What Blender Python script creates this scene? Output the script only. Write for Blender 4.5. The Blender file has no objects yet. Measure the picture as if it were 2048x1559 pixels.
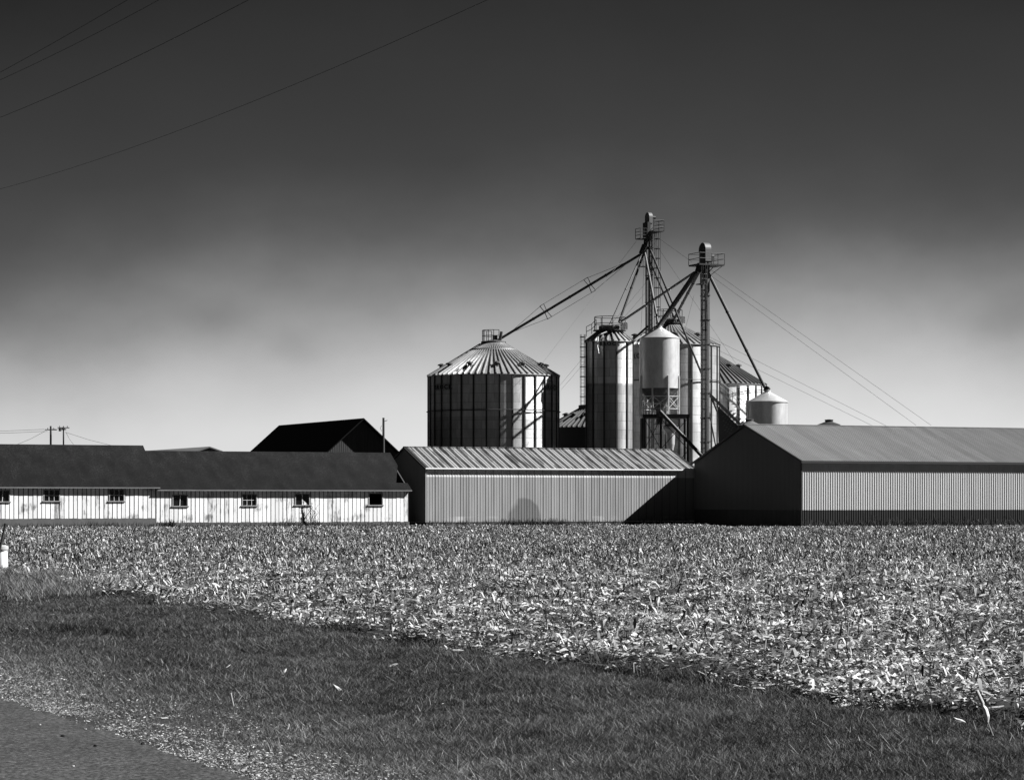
import bpy, math, random
import numpy as np
from mathutils import Vector, Matrix
random.seed(7); rng = np.random.default_rng(11)
scene = bpy.context.scene
C = scene.collection
R = math.radians

# ------------------------------------------------------------------ camera
F = 4900.0; EYE = 2.0; HOR = 1000.0
cam = bpy.data.cameras.new('camera'); camo = bpy.data.objects.new('camera', cam); C.objects.link(camo)
cam.sensor_width = 36; cam.lens = 36 * F / 2048; cam.shift_y = (HOR - 779.5) / 2048
cam.clip_start = 0.5; cam.clip_end = 8000
camo.location = (0, 0, EYE); camo.rotation_euler = (R(90), 0, 0)
scene.camera = camo
scene.render.engine = 'CYCLES'
scene.view_settings.view_transform = 'Standard'
try: scene.view_settings.look = 'None'
except Exception: pass
scene.view_settings.gamma = 1
scene.view_settings.exposure = 1.4

# ------------------------------------------------------------------ sun and sky (black and white, as through a red filter)
SUN_A, SUN_E = R(94), R(40)
sv = Vector((math.sin(SUN_A) * math.cos(SUN_E), -math.cos(SUN_A) * math.cos(SUN_E), math.sin(SUN_E)))
sl = bpy.data.lights.new('sun', 'SUN'); sl.energy = 5.0; sl.angle = R(0.5); sl.color = (1, 1, 1)
so = bpy.data.objects.new('sun', sl); C.objects.link(so); so.location = (60, 0, 60)
so.rotation_euler = sv.to_track_quat('Z', 'Y').to_euler()
world = bpy.data.worlds.new('World'); scene.world = world; world.use_nodes = True
nt = world.node_tree; nt.nodes.clear()
def N(t, ty, **k):
    n = t.nodes.new(ty)
    for a, b in k.items(): setattr(n, a, b)
    return n
def M(t, op, a, b=None, c=None, clamp=False):
    n = t.nodes.new('ShaderNodeMath'); n.operation = op; n.use_clamp = clamp
    for i, v in enumerate((a, b, c)):
        if v is None: continue
        if isinstance(v, (int, float)): n.inputs[i].default_value = v
        else: t.links.new(v, n.inputs[i])
    return n.outputs[0]
sky = N(nt, 'ShaderNodeTexSky', sky_type='NISHITA', sun_disc=False, sun_elevation=SUN_E,
        sun_rotation=math.atan2(sv.x, sv.y), altitude=300, air_density=1.0, dust_density=0.6, ozone_density=1.5)
bw = N(nt, 'ShaderNodeSeparateColor'); nt.links.new(sky.outputs[0], bw.inputs[0])
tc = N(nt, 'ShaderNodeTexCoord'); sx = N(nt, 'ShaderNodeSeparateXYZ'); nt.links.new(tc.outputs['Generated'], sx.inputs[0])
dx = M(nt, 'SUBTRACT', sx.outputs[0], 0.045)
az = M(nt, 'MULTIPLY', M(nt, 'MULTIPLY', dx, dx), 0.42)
az = M(nt, 'ADD', az, M(nt, 'MULTIPLY', M(nt, 'MAXIMUM', M(nt, 'SUBTRACT', 0.6, sx.outputs[1]), 0.0), 0.35))   # sky darkened away from the view, added to cut fill on shaded fronts
nz = N(nt, 'ShaderNodeTexNoise'); nz.inputs['Scale'].default_value = 14; nz.inputs['Detail'].default_value = 5
mp = N(nt, 'ShaderNodeMapping'); mp.inputs['Scale'].default_value = (1, 1, 1.6)
nt.links.new(tc.outputs['Generated'], mp.inputs[0]); nt.links.new(mp.outputs[0], nz.inputs['Vector'])
wob = M(nt, 'MULTIPLY', M(nt, 'SUBTRACT', nz.outputs[0], 0.5), 0.035)
el = M(nt, 'ADD', M(nt, 'ADD', sx.outputs[2], az), wob)
def smudge(e, x0, z0, sx_, sz_, a):          # faint darker wisps of cloud
    u = M(nt, 'DIVIDE', M(nt, 'SUBTRACT', sx.outputs[0], x0), sx_); v_ = M(nt, 'DIVIDE', M(nt, 'SUBTRACT', sx.outputs[2], z0), sz_)
    g = M(nt, 'EXPONENT', M(nt, 'MULTIPLY', M(nt, 'ADD', M(nt, 'MULTIPLY', u, u), M(nt, 'MULTIPLY', v_, v_)), -1.0))
    return M(nt, 'ADD', e, M(nt, 'MULTIPLY', g, a))
el = smudge(el, -.119, .073, .014, .008, .010); el = smudge(el, -.088, .062, .010, .007, .007); el = smudge(el, .200, .072, .014, .009, .010)
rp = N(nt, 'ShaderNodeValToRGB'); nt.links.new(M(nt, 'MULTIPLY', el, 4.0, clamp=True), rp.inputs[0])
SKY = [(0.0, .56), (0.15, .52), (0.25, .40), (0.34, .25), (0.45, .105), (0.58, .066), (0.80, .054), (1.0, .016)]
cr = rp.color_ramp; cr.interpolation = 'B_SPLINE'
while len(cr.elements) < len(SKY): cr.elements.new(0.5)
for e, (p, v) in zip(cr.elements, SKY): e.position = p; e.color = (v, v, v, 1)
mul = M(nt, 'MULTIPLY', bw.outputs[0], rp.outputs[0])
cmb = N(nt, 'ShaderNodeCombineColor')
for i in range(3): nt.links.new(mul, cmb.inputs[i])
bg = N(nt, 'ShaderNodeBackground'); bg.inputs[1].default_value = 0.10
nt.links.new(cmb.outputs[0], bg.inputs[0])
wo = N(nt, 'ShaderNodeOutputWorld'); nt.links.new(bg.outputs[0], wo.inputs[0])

# ------------------------------------------------------------------ helpers
TH = math.atan2(2224, F)                       # the farm's grid is turned by this angle to the view
DW = Vector((math.cos(TH), math.sin(TH), 0))   # along the long walls
DB = Vector((-math.sin(TH), math.cos(TH), 0))  # back from the long walls = along the road
def W(px, py, Y): return Vector(((px - 1024) * Y / F, Y, EYE - (py - HOR) * Y / F))
def X(px, Y): return (px - 1024) * Y / F
def Z(py, Y): return EYE - (py - HOR) * Y / F

class MB:
    def __init__(s): s.v = []; s.f = []
    def add(s, vs, fs):
        o = len(s.v); s.v += [tuple(v) for v in vs]; s.f += [tuple(i + o for i in f) for f in fs]; return s
    def box(s, x0, x1, y0, y1, z0, z1):
        return s.add([(x0,y0,z0),(x1,y0,z0),(x1,y1,z0),(x0,y1,z0),(x0,y0,z1),(x1,y0,z1),(x1,y1,z1),(x0,y1,z1)],
                     [(0,3,2,1),(4,5,6,7),(0,1,5,4),(1,2,6,5),(2,3,7,6),(3,0,4,7)])
    def bar(s, a, b, w, h=None):                  # square bar from a to b
        a = Vector(a); b = Vector(b); h = h or w; d = (b - a).normalized()
        up = Vector((0,0,1)) if abs(d.z) < .95 else Vector((1,0,0))
        sx = d.cross(up).normalized() * w / 2; sy = sx.normalized().cross(d).normalized() * h / 2
        vs = [p + i * sx + j * sy for p in (a, b) for i, j in ((-1,-1),(1,-1),(1,1),(-1,1))]
        return s.add(vs, [(0,1,2,3),(7,6,5,4),(0,4,5,1),(1,5,6,2),(2,6,7,3),(3,7,4,0)])
    def tube(s, a, b, r, n=8, r2=None, cap=True):
        a = Vector(a); b = Vector(b); r2 = r if r2 is None else r2; d = (b - a).normalized()
        up = Vector((0,0,1)) if abs(d.z) < .95 else Vector((1,0,0))
        sx = d.cross(up).normalized(); sy = sx.cross(d).normalized()
        vs = []
        for p, q in ((a, r), (b, r2)):
            for i in range(n):
                t = 2 * math.pi * i / n; vs.append(p + sx * math.cos(t) * q + sy * math.sin(t) * q)
        fs = [(i, (i+1) % n, n + (i+1) % n, n + i) for i in range(n)]
        if cap: fs += [tuple(range(n-1, -1, -1)), tuple(range(n, 2*n))]
        return s.add(vs, fs)
    def path(s, pts, r, n=5):
        for a, b in zip(pts[:-1], pts[1:]): s.tube(a, b, r, n)
        return s
    def lathe(s, prof, n=48, c=(0,0), a0=0, a1=2*math.pi):
        full = abs(a1 - a0 - 2*math.pi) < 1e-6; m = n if full else n + 1; vs = []
        for r, z in prof:
            for i in range(m):
                t = a0 + (a1 - a0) * i / n; vs.append((c[0] + r * math.cos(t), c[1] + r * math.sin(t), z))
        fs = []
        for k in range(len(prof) - 1):
            for i in range(n):
                j = (i + 1) % m; fs.append((k*m+i, k*m+j, (k+1)*m+j, (k+1)*m+i))
        return s.add(vs, fs)
    def ribbed(s, L, sp, fn, h=.03, w=.06, base=0):   # ribbed sheet; fn(s, out, t) -> point
        pts = [(0, 0)]; x = sp / 2
        while x + w < L:
            pts += [(x - w/2, 0), (x - w/4, h), (x + w/4, h), (x + w/2, 0)]; x += sp
        pts.append((L, 0)); vs = []; fs = []
        for a, o in pts: vs += [fn(a, o, 0), fn(a, o, 1)]
        for i in range(len(pts) - 1): fs.append((2*i, 2*i+2, 2*i+3, 2*i+1))
        return s.add(vs, fs)

def link(name, mb, m, parent=None, off=None, smooth=False):
    me = bpy.data.meshes.new(name)
    vs = mb.v if off is None else [(a - off[0], b - off[1], c - off[2]) for a, b, c in mb.v]
    me.from_pydata(vs, [], mb.f); me.update()
    if smooth: me.polygons.foreach_set('use_smooth', [True] * len(me.polygons))
    me.materials.append(m)
    o = bpy.data.objects.new(name, me); C.objects.link(o)
    if parent: o.parent = parent
    return o
def tag(o, label, cat, group=None):
    o['label'] = label; o['category'] = cat
    if group: o['group'] = group
    return o
def thing(name, label, cat, loc, rz=0, group=None):
    o = bpy.data.objects.new(name, None); C.objects.link(o); o.location = loc; o.rotation_euler = (0, 0, rz)
    o.empty_display_size = .5
    return tag(o, label, cat, group)
def single(name, mb, m, label, cat, loc, group=None):   # a one-mesh thing given in world coordinates
    o = link(name, mb, m, None, loc); o.location = loc
    return tag(o, label, cat, group)
def kind(o, k): o['kind'] = k; return o

# ------------------------------------------------------------------ materials (all neutral: the photograph is black and white)
def mat(name, v, rough=.6, metal=0, var=0.0, vs=3.0, bump=0.0, bs=30.0, stretch=None, spec=.3, island=0.0, detail=6):
    m = bpy.data.materials.new(name); m.use_nodes = True; t = m.node_tree; b = t.nodes['Principled BSDF']
    b.inputs['Base Color'].default_value = (v, v, v, 1); b.inputs['Roughness'].default_value = rough
    b.inputs['Metallic'].default_value = metal; b.inputs['Specular IOR Level'].default_value = spec
    val = None
    co = N(t, 'ShaderNodeTexCoord'); vec = co.outputs['Object']
    if stretch:
        q = N(t, 'ShaderNodeMapping'); q.inputs['Scale'].default_value = stretch; t.links.new(vec, q.inputs[0]); vec = q.outputs[0]
    if var:
        n = N(t, 'ShaderNodeTexNoise'); n.inputs['Scale'].default_value = vs; n.inputs['Detail'].default_value = detail
        n.inputs['Roughness'].default_value = .65
        t.links.new(vec, n.inputs['Vector'])
        val = M(t, 'MULTIPLY_ADD', M(t, 'SUBTRACT', n.outputs[0], .5), 2.6 * var * v, v)
    if island:
        g = N(t, 'ShaderNodeNewGeometry')
        f = M(t, 'MULTIPLY_ADD', M(t, 'SUBTRACT', g.outputs['Random Per Island'], .5), island * 2, 1.0)
        val = M(t, 'MULTIPLY', f, val if val is not None else v)
    if val is not None:
        c = N(t, 'ShaderNodeCombineColor'); val = M(t, 'MAXIMUM', val, 0.004)
        for i in range(3): t.links.new(val, c.inputs[i])
        t.links.new(c.outputs[0], b.inputs['Base Color'])
    if bump:
        n2 = N(t, 'ShaderNodeTexNoise'); n2.inputs['Scale'].default_value = bs; n2.inputs['Detail'].default_value = 4
        t.links.new(co.outputs['Object'], n2.inputs['Vector'])
        bp = N(t, 'ShaderNodeBump'); bp.inputs['Strength'].default_value = bump; bp.inputs['Distance'].default_value = .02
        t.links.new(n2.outputs[0], bp.inputs['Height']); t.links.new(bp.outputs[0], b.inputs['Normal'])
    m['val'] = 1
    return m
def base_socket(m):
    b = m.node_tree.nodes['Principled BSDF']; return b.inputs['Base Color']
def value_out(t, val, b):
    c = N(t, 'ShaderNodeCombineColor')
    for i in range(3): t.links.new(val, c.inputs[i])
    t.links.new(c.outputs[0], b.inputs['Base Color'])

M_soil = mat('soil', .032, .95, var=.5, vs=2.2, bump=.6, bs=14, spec=.05)
M_verge = mat('verge_soil', .030, .95, var=.6, vs=3, spec=.05)
M_white = mat('white_paint_boards', .74, .6, var=.16, vs=1.6, stretch=(1, 1, .35), island=.10)
M_white2 = mat('white_trim', .70, .6, var=.2, vs=4)
M_dark = mat('dark_void', .012, .9)
M_conc = mat('concrete_footing', .11, .9, var=.35, vs=1.5)
M_darkmetal = mat('dark_steel', .035, .5, var=.3, vs=3)
M_grate = mat('steel_grey', .12, .5, metal=.3, var=.2, vs=3)
M_galv = mat('galvanised_smooth', .80, .40, metal=.78, var=.30, vs=2.2, stretch=(1, 1, .35), bump=.15, bs=2)
M_spout = mat('spout_steel', .035, .5, metal=.1, var=.3, vs=2)
M_spoutl = mat('spout_steel_pale', .12, .5, metal=.3, var=.3, vs=2)
M_wire = mat('wire', .02, .6)
M_guy = mat('guy_cable', .16, .5)
M_wood = mat('weathered_pole_wood', .05, .9, var=.4, vs=2, stretch=(6, 6, .5))
M_glass = mat('dark_glass', .01, .15, spec=.5)
M_trimdark = mat('dark_trim', .03, .5)
M_trimwhite = mat('white_fascia', .85, .45)
M_letters = mat('lettering_pale', .30, .6)
M_pvc = mat('white_pipe', .75, .5, var=.08)
M_pvccap = mat('pipe_cap_grey', .30, .6, var=.2)
M_pebble = mat('pebbles', .22, .9, island=.9)
M_husk = mat('corn_husk', .40, .8, island=.2)
M_weed = mat('dead_weed', .06, .9, island=.5)

def sheet_mat(name, v, Rr, zsplit, low, ring=.98):         # curved, bolted wall sheets of a bin; joints + tone per sheet
    m = mat(name, v, .42, metal=.62); t = m.node_tree; b = t.nodes['Principled BSDF']
    co = N(t, 'ShaderNodeTexCoord'); s = N(t, 'ShaderNodeSeparateXYZ'); t.links.new(co.outputs['Object'], s.inputs[0])
    u = M(t, 'MULTIPLY', M(t, 'ARCTAN2', s.outputs[1], s.outputs[0]), Rr)
    c = N(t, 'ShaderNodeCombineXYZ'); t.links.new(u, c.inputs[0]); t.links.new(s.outputs[2], c.inputs[1])
    br = N(t, 'ShaderNodeTexBrick'); t.links.new(c.outputs[0], br.inputs[0])
    br.inputs['Color1'].default_value = (1, 1, 1, 1); br.inputs['Color2'].default_value = (.76, .76, .76, 1)
    br.inputs['Mortar'].default_value = (.45, .45, .45, 1); br.inputs['Scale'].default_value = 1
    br.inputs['Mortar Size'].default_value = .022; br.inputs['Brick Width'].default_value = 2.84; br.inputs['Row Height'].default_value = ring
    br.inputs['Mortar Smooth'].default_value = .3
    n = N(t, 'ShaderNodeTexNoise'); n.inputs['Scale'].default_value = 1.4; n.inputs['Detail'].default_value = 7
    cm = N(t, 'ShaderNodeMapping'); cm.inputs['Scale'].default_value = (1.6, .4, 1); t.links.new(c.outputs[0], cm.inputs[0]); t.links.new(cm.outputs[0], n.inputs['Vector'])
    q = M(t, 'MULTIPLY_ADD', n.outputs[0], .9, .55)
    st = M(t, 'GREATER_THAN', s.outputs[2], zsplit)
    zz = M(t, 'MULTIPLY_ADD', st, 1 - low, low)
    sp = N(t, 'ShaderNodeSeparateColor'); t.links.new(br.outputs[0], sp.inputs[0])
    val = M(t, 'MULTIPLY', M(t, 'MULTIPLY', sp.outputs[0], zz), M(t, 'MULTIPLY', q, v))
    value_out(t, val, b)
    return m

def panel_mat(name, v, bands=(), streak=.25, per=.0, rough=.5, pv=.12, blot=None, axis=0):
    """ribbed steel: streaks down the sheet, tone per sheet, paint bands by height"""
    m = mat(name, v, rough, spec=.35); t = m.node_tree; b = t.nodes['Principled BSDF']
    co = N(t, 'ShaderNodeTexCoord'); s = N(t, 'ShaderNodeSeparateXYZ'); t.links.new(co.outputs['Object'], s.inputs[0])
    mp = N(t, 'ShaderNodeMapping'); mp.inputs['Scale'].default_value = (3, .3, .3) if axis == 0 else (.3, 3, .3)
    t.links.new(co.outputs['Object'], mp.inputs[0])
    n = N(t, 'ShaderNodeTexNoise'); n.inputs['Scale'].default_value = 1; n.inputs['Detail'].default_value = 6; t.links.new(mp.outputs[0], n.inputs['Vector'])
    val = M(t, 'MULTIPLY_ADD', M(t, 'SUBTRACT', n.outputs[0], .5), streak * 2 * v, v)
    if per:
        wn = N(t, 'ShaderNodeTexWhiteNoise', noise_dimensions='1D')
        t.links.new(M(t, 'FLOOR', M(t, 'DIVIDE', s.outputs[axis], per)), wn.inputs['W'])
        val = M(t, 'MULTIPLY', val, M(t, 'MULTIPLY_ADD', wn.outputs[0], pv * 2, 1 - pv))
    for z0, z1, k in bands:
        g = M(t, 'MULTIPLY', M(t, 'GREATER_THAN', s.outputs[2], z0), M(t, 'LESS_THAN', s.outputs[2], z1))
        val = M(t, 'MULTIPLY', val, M(t, 'MULTIPLY_ADD', g, k - 1, 1))
    if blot: val = blot(t, s, co, val)
    value_out(t, M(t, 'MAXIMUM', val, .004), b)
    return m

# ------------------------------------------------------------------ ground
def hgt(x, y):
    x = np.asarray(x, float); y = np.asarray(y, float)
    p = .9105 * x + .4135 * y
    near = np.clip((120 - y) / 60, 0, 1)
    a = np.clip((p - 5.8) / 2.5, 0, 1) * near
    z = (.030 * np.sin(1.9 * x + .7 * y + 1) + .022 * np.sin(.8 * x - 1.7 * y) + .02 * np.sin(3.1 * x + 2.3 * y + 2) + .035 * np.sin(.55 * x + .35 * y)) * a
    z = z - .10 * np.exp(-((p - 13.25) / .45) ** 2) * near * (.6 + .4 * np.sin(.9 * y + 1)) - .10 * np.exp(-((p - 10.2) / 1.6) ** 2) * near
    z = z + .06 * np.exp(-((p - 13.95) / .5) ** 2) * near
    return z
def fast_mesh(name, verts, quads, m, smooth=False, attr=None, k=4):
    me = bpy.data.meshes.new(name); nv = len(verts); nf = len(quads)
    me.vertices.add(nv); me.vertices.foreach_set('co', np.asarray(verts, np.float32).ravel())
    me.loops.add(nf * k); me.loops.foreach_set('vertex_index', np.asarray(quads, np.int32).ravel())
    me.polygons.add(nf); me.polygons.foreach_set('loop_start', np.arange(0, nf * k, k, dtype=np.int32))
    if attr is not None:
        a = me.attributes.new('tone', 'FLOAT', 'POINT'); a.data.foreach_set('value', np.asarray(attr, np.float32))
    me.update(calc_edges=True)
    if smooth: me.polygons.foreach_set('use_smooth', [True] * nf)
    me.materials.append(m); o = bpy.data.objects.new(name, me); C.objects.link(o); return o
def grid_idx(nx, ny):
    i = np.arange(nx - 1)[None, :] + np.arange(ny - 1)[:, None] * nx
    return np.stack([i, i + 1, i + 1 + nx, i + nx], -1).reshape(-1, 4)
gx = np.concatenate([[-4000, -1500, -600, -300, -150, -80, -50], np.arange(-34, 34, .2), [50, 80, 150, 300, 600, 1500, 4000]])
gy = np.concatenate([[-300, -100, -30, 0], np.arange(10, 100, .2), np.arange(100, 230, 4), [300, 400, 600, 1200, 2500, 6000]])
XX, YY = np.meshgrid(gx, gy)
ZZ = hgt(XX, YY)
kind(fast_mesh('ground', np.stack([XX, YY, ZZ], -1).reshape(-1, 3), grid_idx(len(gx), len(gy)), M_soil, True), 'structure')

def strip(name, p0, p1, t0, t1, dp, dt, zoff, m, edge=0):
    ps = np.arange(p0, p1 + 1e-6, dp); ts = np.arange(t0, t1, dt)
    PP, TT = np.meshgrid(ps, ts)
    e = edge * (np.sin(TT * 1.3) + .6 * np.sin(TT * 3.7 + 1) + .4 * np.sin(TT * 9.1)) * (PP == ps[-1])
    PP = PP + e
    x = .9105 * PP - .4135 * TT; y = .4135 * PP + .9105 * TT
    z = hgt(x, y) + zoff
    return kind(fast_mesh(name, np.stack([x, y, z], -1).reshape(-1, 3), grid_idx(len(ps), len(ts)), m, True), 'structure')
M_vergeS = M_verge
strip('verge', 5.3, 13.3, -30, 150, .2, .25, .02, M_vergeS, .06)
# asphalt
M_road = mat('asphalt', .040, .85, spec=.2); t = M_road.node_tree; b = t.nodes['Principled BSDF']
co = N(t, 'ShaderNodeTexCoord')
n1 = N(t, 'ShaderNodeTexNoise'); n1.inputs['Scale'].default_value = 28; n1.inputs['Detail'].default_value = 8; n1.inputs['Roughness'].default_value = .8
n2 = N(t, 'ShaderNodeTexNoise'); n2.inputs['Scale'].default_value = 1.1; n2.inputs['Detail'].default_value = 5
vo = N(t, 'ShaderNodeTexVoronoi'); vo.inputs['Scale'].default_value = 42
for q in (n1, n2, vo): t.links.new(co.outputs['Object'], q.inputs['Vector'])
n4 = N(t, 'ShaderNodeTexNoise'); n4.inputs['Scale'].default_value = 9; n4.inputs['Detail'].default_value = 6; t.links.new(co.outputs['Object'], n4.inputs['Vector'])
val = M(t, 'MAXIMUM', M(t, 'MULTIPLY', M(t, 'MULTIPLY_ADD', M(t, 'SUBTRACT', n1.outputs[0], .5), .42, .034), M(t, 'MULTIPLY_ADD', M(t, 'ADD', n2.outputs[0], n4.outputs[0]), .9, .1)), .006)
spk = M(t, 'MULTIPLY', M(t, 'LESS_THAN', vo.outputs['Distance'], .17), M(t, 'GREATER_THAN', n1.outputs[0], .56))
value_out(t, M(t, 'MULTIPLY_ADD', spk, .10, val), b)
bp = N(t, 'ShaderNodeBump'); bp.inputs['Strength'].default_value = .8; bp.inputs['Distance'].default_value = .01
t.links.new(n1.outputs[0], bp.inputs['Height']); t.links.new(bp.outputs[0], b.inputs['Normal'])
strip('road', -3.2, 5.45, -30, 150, .4325, .25, .045, M_road, .035)

# ------------------------------------------------------------------ scattered cover
def tone_mat(name, lo, hi, rough=.85, spec=.1, trans=0):
    m = mat(name, lo, rough, spec=spec); t = m.node_tree; b = t.nodes['Principled BSDF']
    a = N(t, 'ShaderNodeAttribute', attribute_name='tone')
    value_out(t, M(t, 'MULTIPLY_ADD', a.outputs['Fac'], hi - lo, lo), b)
    if trans:
        tr = N(t, 'ShaderNodeBsdfTranslucent'); mx = N(t, 'ShaderNodeMixShader'); mx.inputs[0].default_value = trans
        c = b.inputs['Base Color'].links[0].from_socket; t.links.new(c, tr.inputs[0])
        t.links.new(b.outputs[0], mx.inputs[1]); t.links.new(tr.outputs[0], mx.inputs[2])
        t.links.new(mx.outputs[0], t.nodes['Material Output'].inputs[0])
    return m
M_grass = tone_mat('grass_blades', .012, .33, .6, .25, .2)
M_resid = tone_mat('corn_residue', .018, .52, .7, .25, .15)
def wedge(n, y0, y1, pow_=1.0, margin=.03):
    y = y0 + (y1 - y0) * rng.random(n) ** pow_; 
    k = 1024 / F + margin
    x = (rng.random(n) * 2 - 1) * (k * y + .5)
    return x, y
def wedge_uniform(dens, y0, y1, margin=.03):
    k = 1024 / F + margin; area = k * (y1**2 - y0**2); n = int(dens * area)
    y = np.sqrt(y0**2 + (y1**2 - y0**2) * rng.random(n)); x = (rng.random(n) * 2 - 1) * k * y
    return x, y
def lown(x, y, s, seed=0):       # cheap smooth noise 0..1
    r = np.random.default_rng(seed); v = np.zeros_like(x)
    for i in range(6):
        a = r.random() * 6.28; f = s * (0.6 + 1.6 * r.random()); v += np.sin((x * math.cos(a) + y * math.sin(a)) * f + r.random() * 6.28)
    return np.clip(.5 + v / 5, 0, 1)
def blades(x, y, h, w, lean, tone, zoff=0):
    n = len(x); z = hgt(x, y) + zoff; a = rng.random(n) * 6.283; l = rng.random(n) * 6.283
    ca, sa = np.cos(a) * w / 2, np.sin(a) * w / 2; lx, ly = np.cos(l) * lean * h, np.sin(l) * lean * h
    v = np.empty((n, 4, 3), np.float32)
    v[:, 0] = np.stack([x - ca, y - sa, z - .01], -1); v[:, 1] = np.stack([x + ca, y + sa, z - .01], -1)
    v[:, 2] = np.stack([x + lx + ca * .35, y + ly + sa * .35, z + h], -1)
    v[:, 3] = np.stack([x + lx - ca * .35, y + ly - sa * .35, z + h], -1)
    return v.reshape(-1, 3), np.arange(n * 4).reshape(-1, 4), np.repeat(tone, 4)
def leaves(x, y, L, w, tilt, z, tone, curl=.3):
    n = len(x); zz = hgt(x, y) + z; a = rng.random(n) * 6.283; dx_, dy_ = np.cos(a), np.sin(a); nx_, ny_ = -dy_, dx_
    ct, st = np.cos(tilt), np.sin(tilt); r = (rng.random(n) - .5) * 1.6
    v = np.empty((n, 6, 3), np.float32)
    for k, (s, b) in enumerate(((-.5, 0), (0, 1), (.5, 0))):
        cx = x + dx_ * L * s * ct; cy = y + dy_ * L * s * ct; cz = zz + L * (s + .5) * st + b * L * curl * (rng.random(n) - .3)
        ww = w * (1 if k == 1 else .6) / 2
        v[:, 2*k] = np.stack([cx - nx_ * ww * np.cos(r), cy - ny_ * ww * np.cos(r), cz - ww * np.sin(r)], -1)
        v[:, 2*k+1] = np.stack([cx + nx_ * ww * np.cos(r), cy + ny_ * ww * np.cos(r), cz + ww * np.sin(r)], -1)
    q = np.array([[0, 1, 3, 2], [2, 3, 5, 4]])[None] + (np.arange(n) * 6)[:, None, None]
    return v.reshape(-1, 3), q.reshape(-1, 4), np.repeat(tone, 6)
def stalks(x, y, h, r, leanx, leany, tone, z0=-.02):      # three-sided stubs
    n = len(x); zz = hgt(x, y) + z0; v = np.empty((n, 6, 3), np.float32); a = rng.random(n) * 6.28
    for k in range(3):
        cx = np.cos(a + k * 2.094) * r; cy = np.sin(a + k * 2.094) * r
        v[:, k] = np.stack([x + cx, y + cy, zz], -1); v[:, 3 + k] = np.stack([x + cx + leanx, y + cy + leany, zz + h], -1)
    q = np.array([[0, 1, 4, 3], [1, 2, 5, 4], [2, 0, 3, 5], [3, 4, 5, 5]])[:3][None] + (np.arange(n) * 6)[:, None, None]
    return v.reshape(-1, 3), q.reshape(-1, 4), np.repeat(tone, 6)
def merge(parts):
    vs, qs, ts, o = [], [], [], 0
    for v, q, t_ in parts: vs.append(v); qs.append(q + o); ts.append(t_); o += len(v)
    return np.concatenate(vs), np.concatenate(qs), np.concatenate(ts)
def pof(x, y): return .9105 * x + .4135 * y
def tof(x, y): return -.4135 * x + .9105 * y
def edge(x, y):                                        # ragged line between the mown verge and the field
    t_ = tof(x, y); return 13.4 + .18 * np.sin(t_ * .8) + .14 * np.sin(t_ * 2.3 + 1) + .10 * np.sin(t_ * 5.1) + np.clip((t_ - 52) / 14, 0, 1.2)

# grass
gp = []
for dens, y0, y1, w in ((4600, 16.5, 24, .0055), (3000, 24, 34, .007), (1500, 34, 48, .010), (600, 48, 85, .016)):
    x, y = wedge_uniform(dens, y0, y1); p = pof(x, y); e = edge(x, y)
    road = 5.55 + .18 * lown(x, y, 2.5, 4)
    m1 = (p > road) & (p < e + .12 * rng.standard_normal(len(p)))
    thin = np.clip((p - 5.5) / 2.6, 0.12, 1) * (.45 + .75 * lown(x, y, 3, 5))
    m1 &= rng.random(len(p)) < np.clip(thin + .12, 0, 1)
    x, y, p, e = x[m1], y[m1], p[m1], e[m1]; n = len(x)
    big = lown(x, y, 1.1, 1); sm = lown(x, y, 6, 2); near_road = np.clip((8.3 - p) / 2.6, 0, 1)
    tn = np.clip(.03 + .42 * big**1.5 * sm * rng.random(n)**1.5 + .25 * lown(x, y, 14, 8)**3 * rng.random(n) + .45 * near_road * rng.random(n)
                 + (rng.random(n) < .05) * .45 * rng.random(n), 0, 1)
    hh = (.012 + .034 * rng.random(n)) * (.4 + .8 * sm + .8 * big) * (1 - .45 * near_road)
    gp.append(blades(x, y, hh, w * (.7 + .8 * rng.random(n)), .4 + 2.2 * rng.random(n), tn, .02))
x, y = wedge_uniform(110, 16.5, 60); p = pof(x, y); m1 = (p > 6.2) & (p < edge(x, y)) & (lown(x, y, 2, 9) * .6 + lown(x, y, 7, 10) * .4 > .60); x, y = x[m1], y[m1]; n = len(x)
gp.append(blades(x, y, .03 + .07 * rng.random(n), np.full(n, .008), .4 + 1.5 * rng.random(n), .15 + .6 * rng.random(n), .02))
x, y = wedge_uniform(500, 19, 70); p = pof(x, y); d = p - edge(x, y); m1 = (np.abs(d + .05) < .22) & (lown(x, y, 1.3, 77) > .50); x, y = x[m1], y[m1]; n = len(x)
gp.append(blades(x, y, .06 + .15 * rng.random(n), np.full(n, .009), .4 + .8 * rng.random(n), .10 * rng.random(n), .0))
for cx_, cy_, k in ((-6.7, 37.9, 900), (-6.2, 37.0, 900)):
    x = cx_ + rng.standard_normal(k) * .35; y = cy_ + rng.standard_normal(k) * .7; gp.append(blades(x, y, .06 + .10 * rng.random(k), np.full(k, .012), .6 + .8 * rng.random(k), .03 * rng.random(k), 0))
# bleached tall grass round the pipe at the left
for cx_, cy_, rr, k in ((-12.8, 61, 2.0, 5000), (-11.2, 57, 1.6, 2500), (-9.5, 52.5, 1.2, 1500)):
    x = cx_ + rng.standard_normal(k) * rr * .5; y = cy_ + rng.standard_normal(k) * rr; n = k
    gp.append(blades(x, y, .10 + .16 * rng.random(n), np.full(n, .014), .5 + .8 * rng.random(n), .1 + .8 * rng.random(n)**1.5, 0))
v, q, tn = merge(gp)
o = kind(fast_mesh('grass', v, q, M_grass, attr=tn), 'stuff'); tag(o, 'short dark roadside grass with paler bleached tufts', 'grass')

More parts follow.
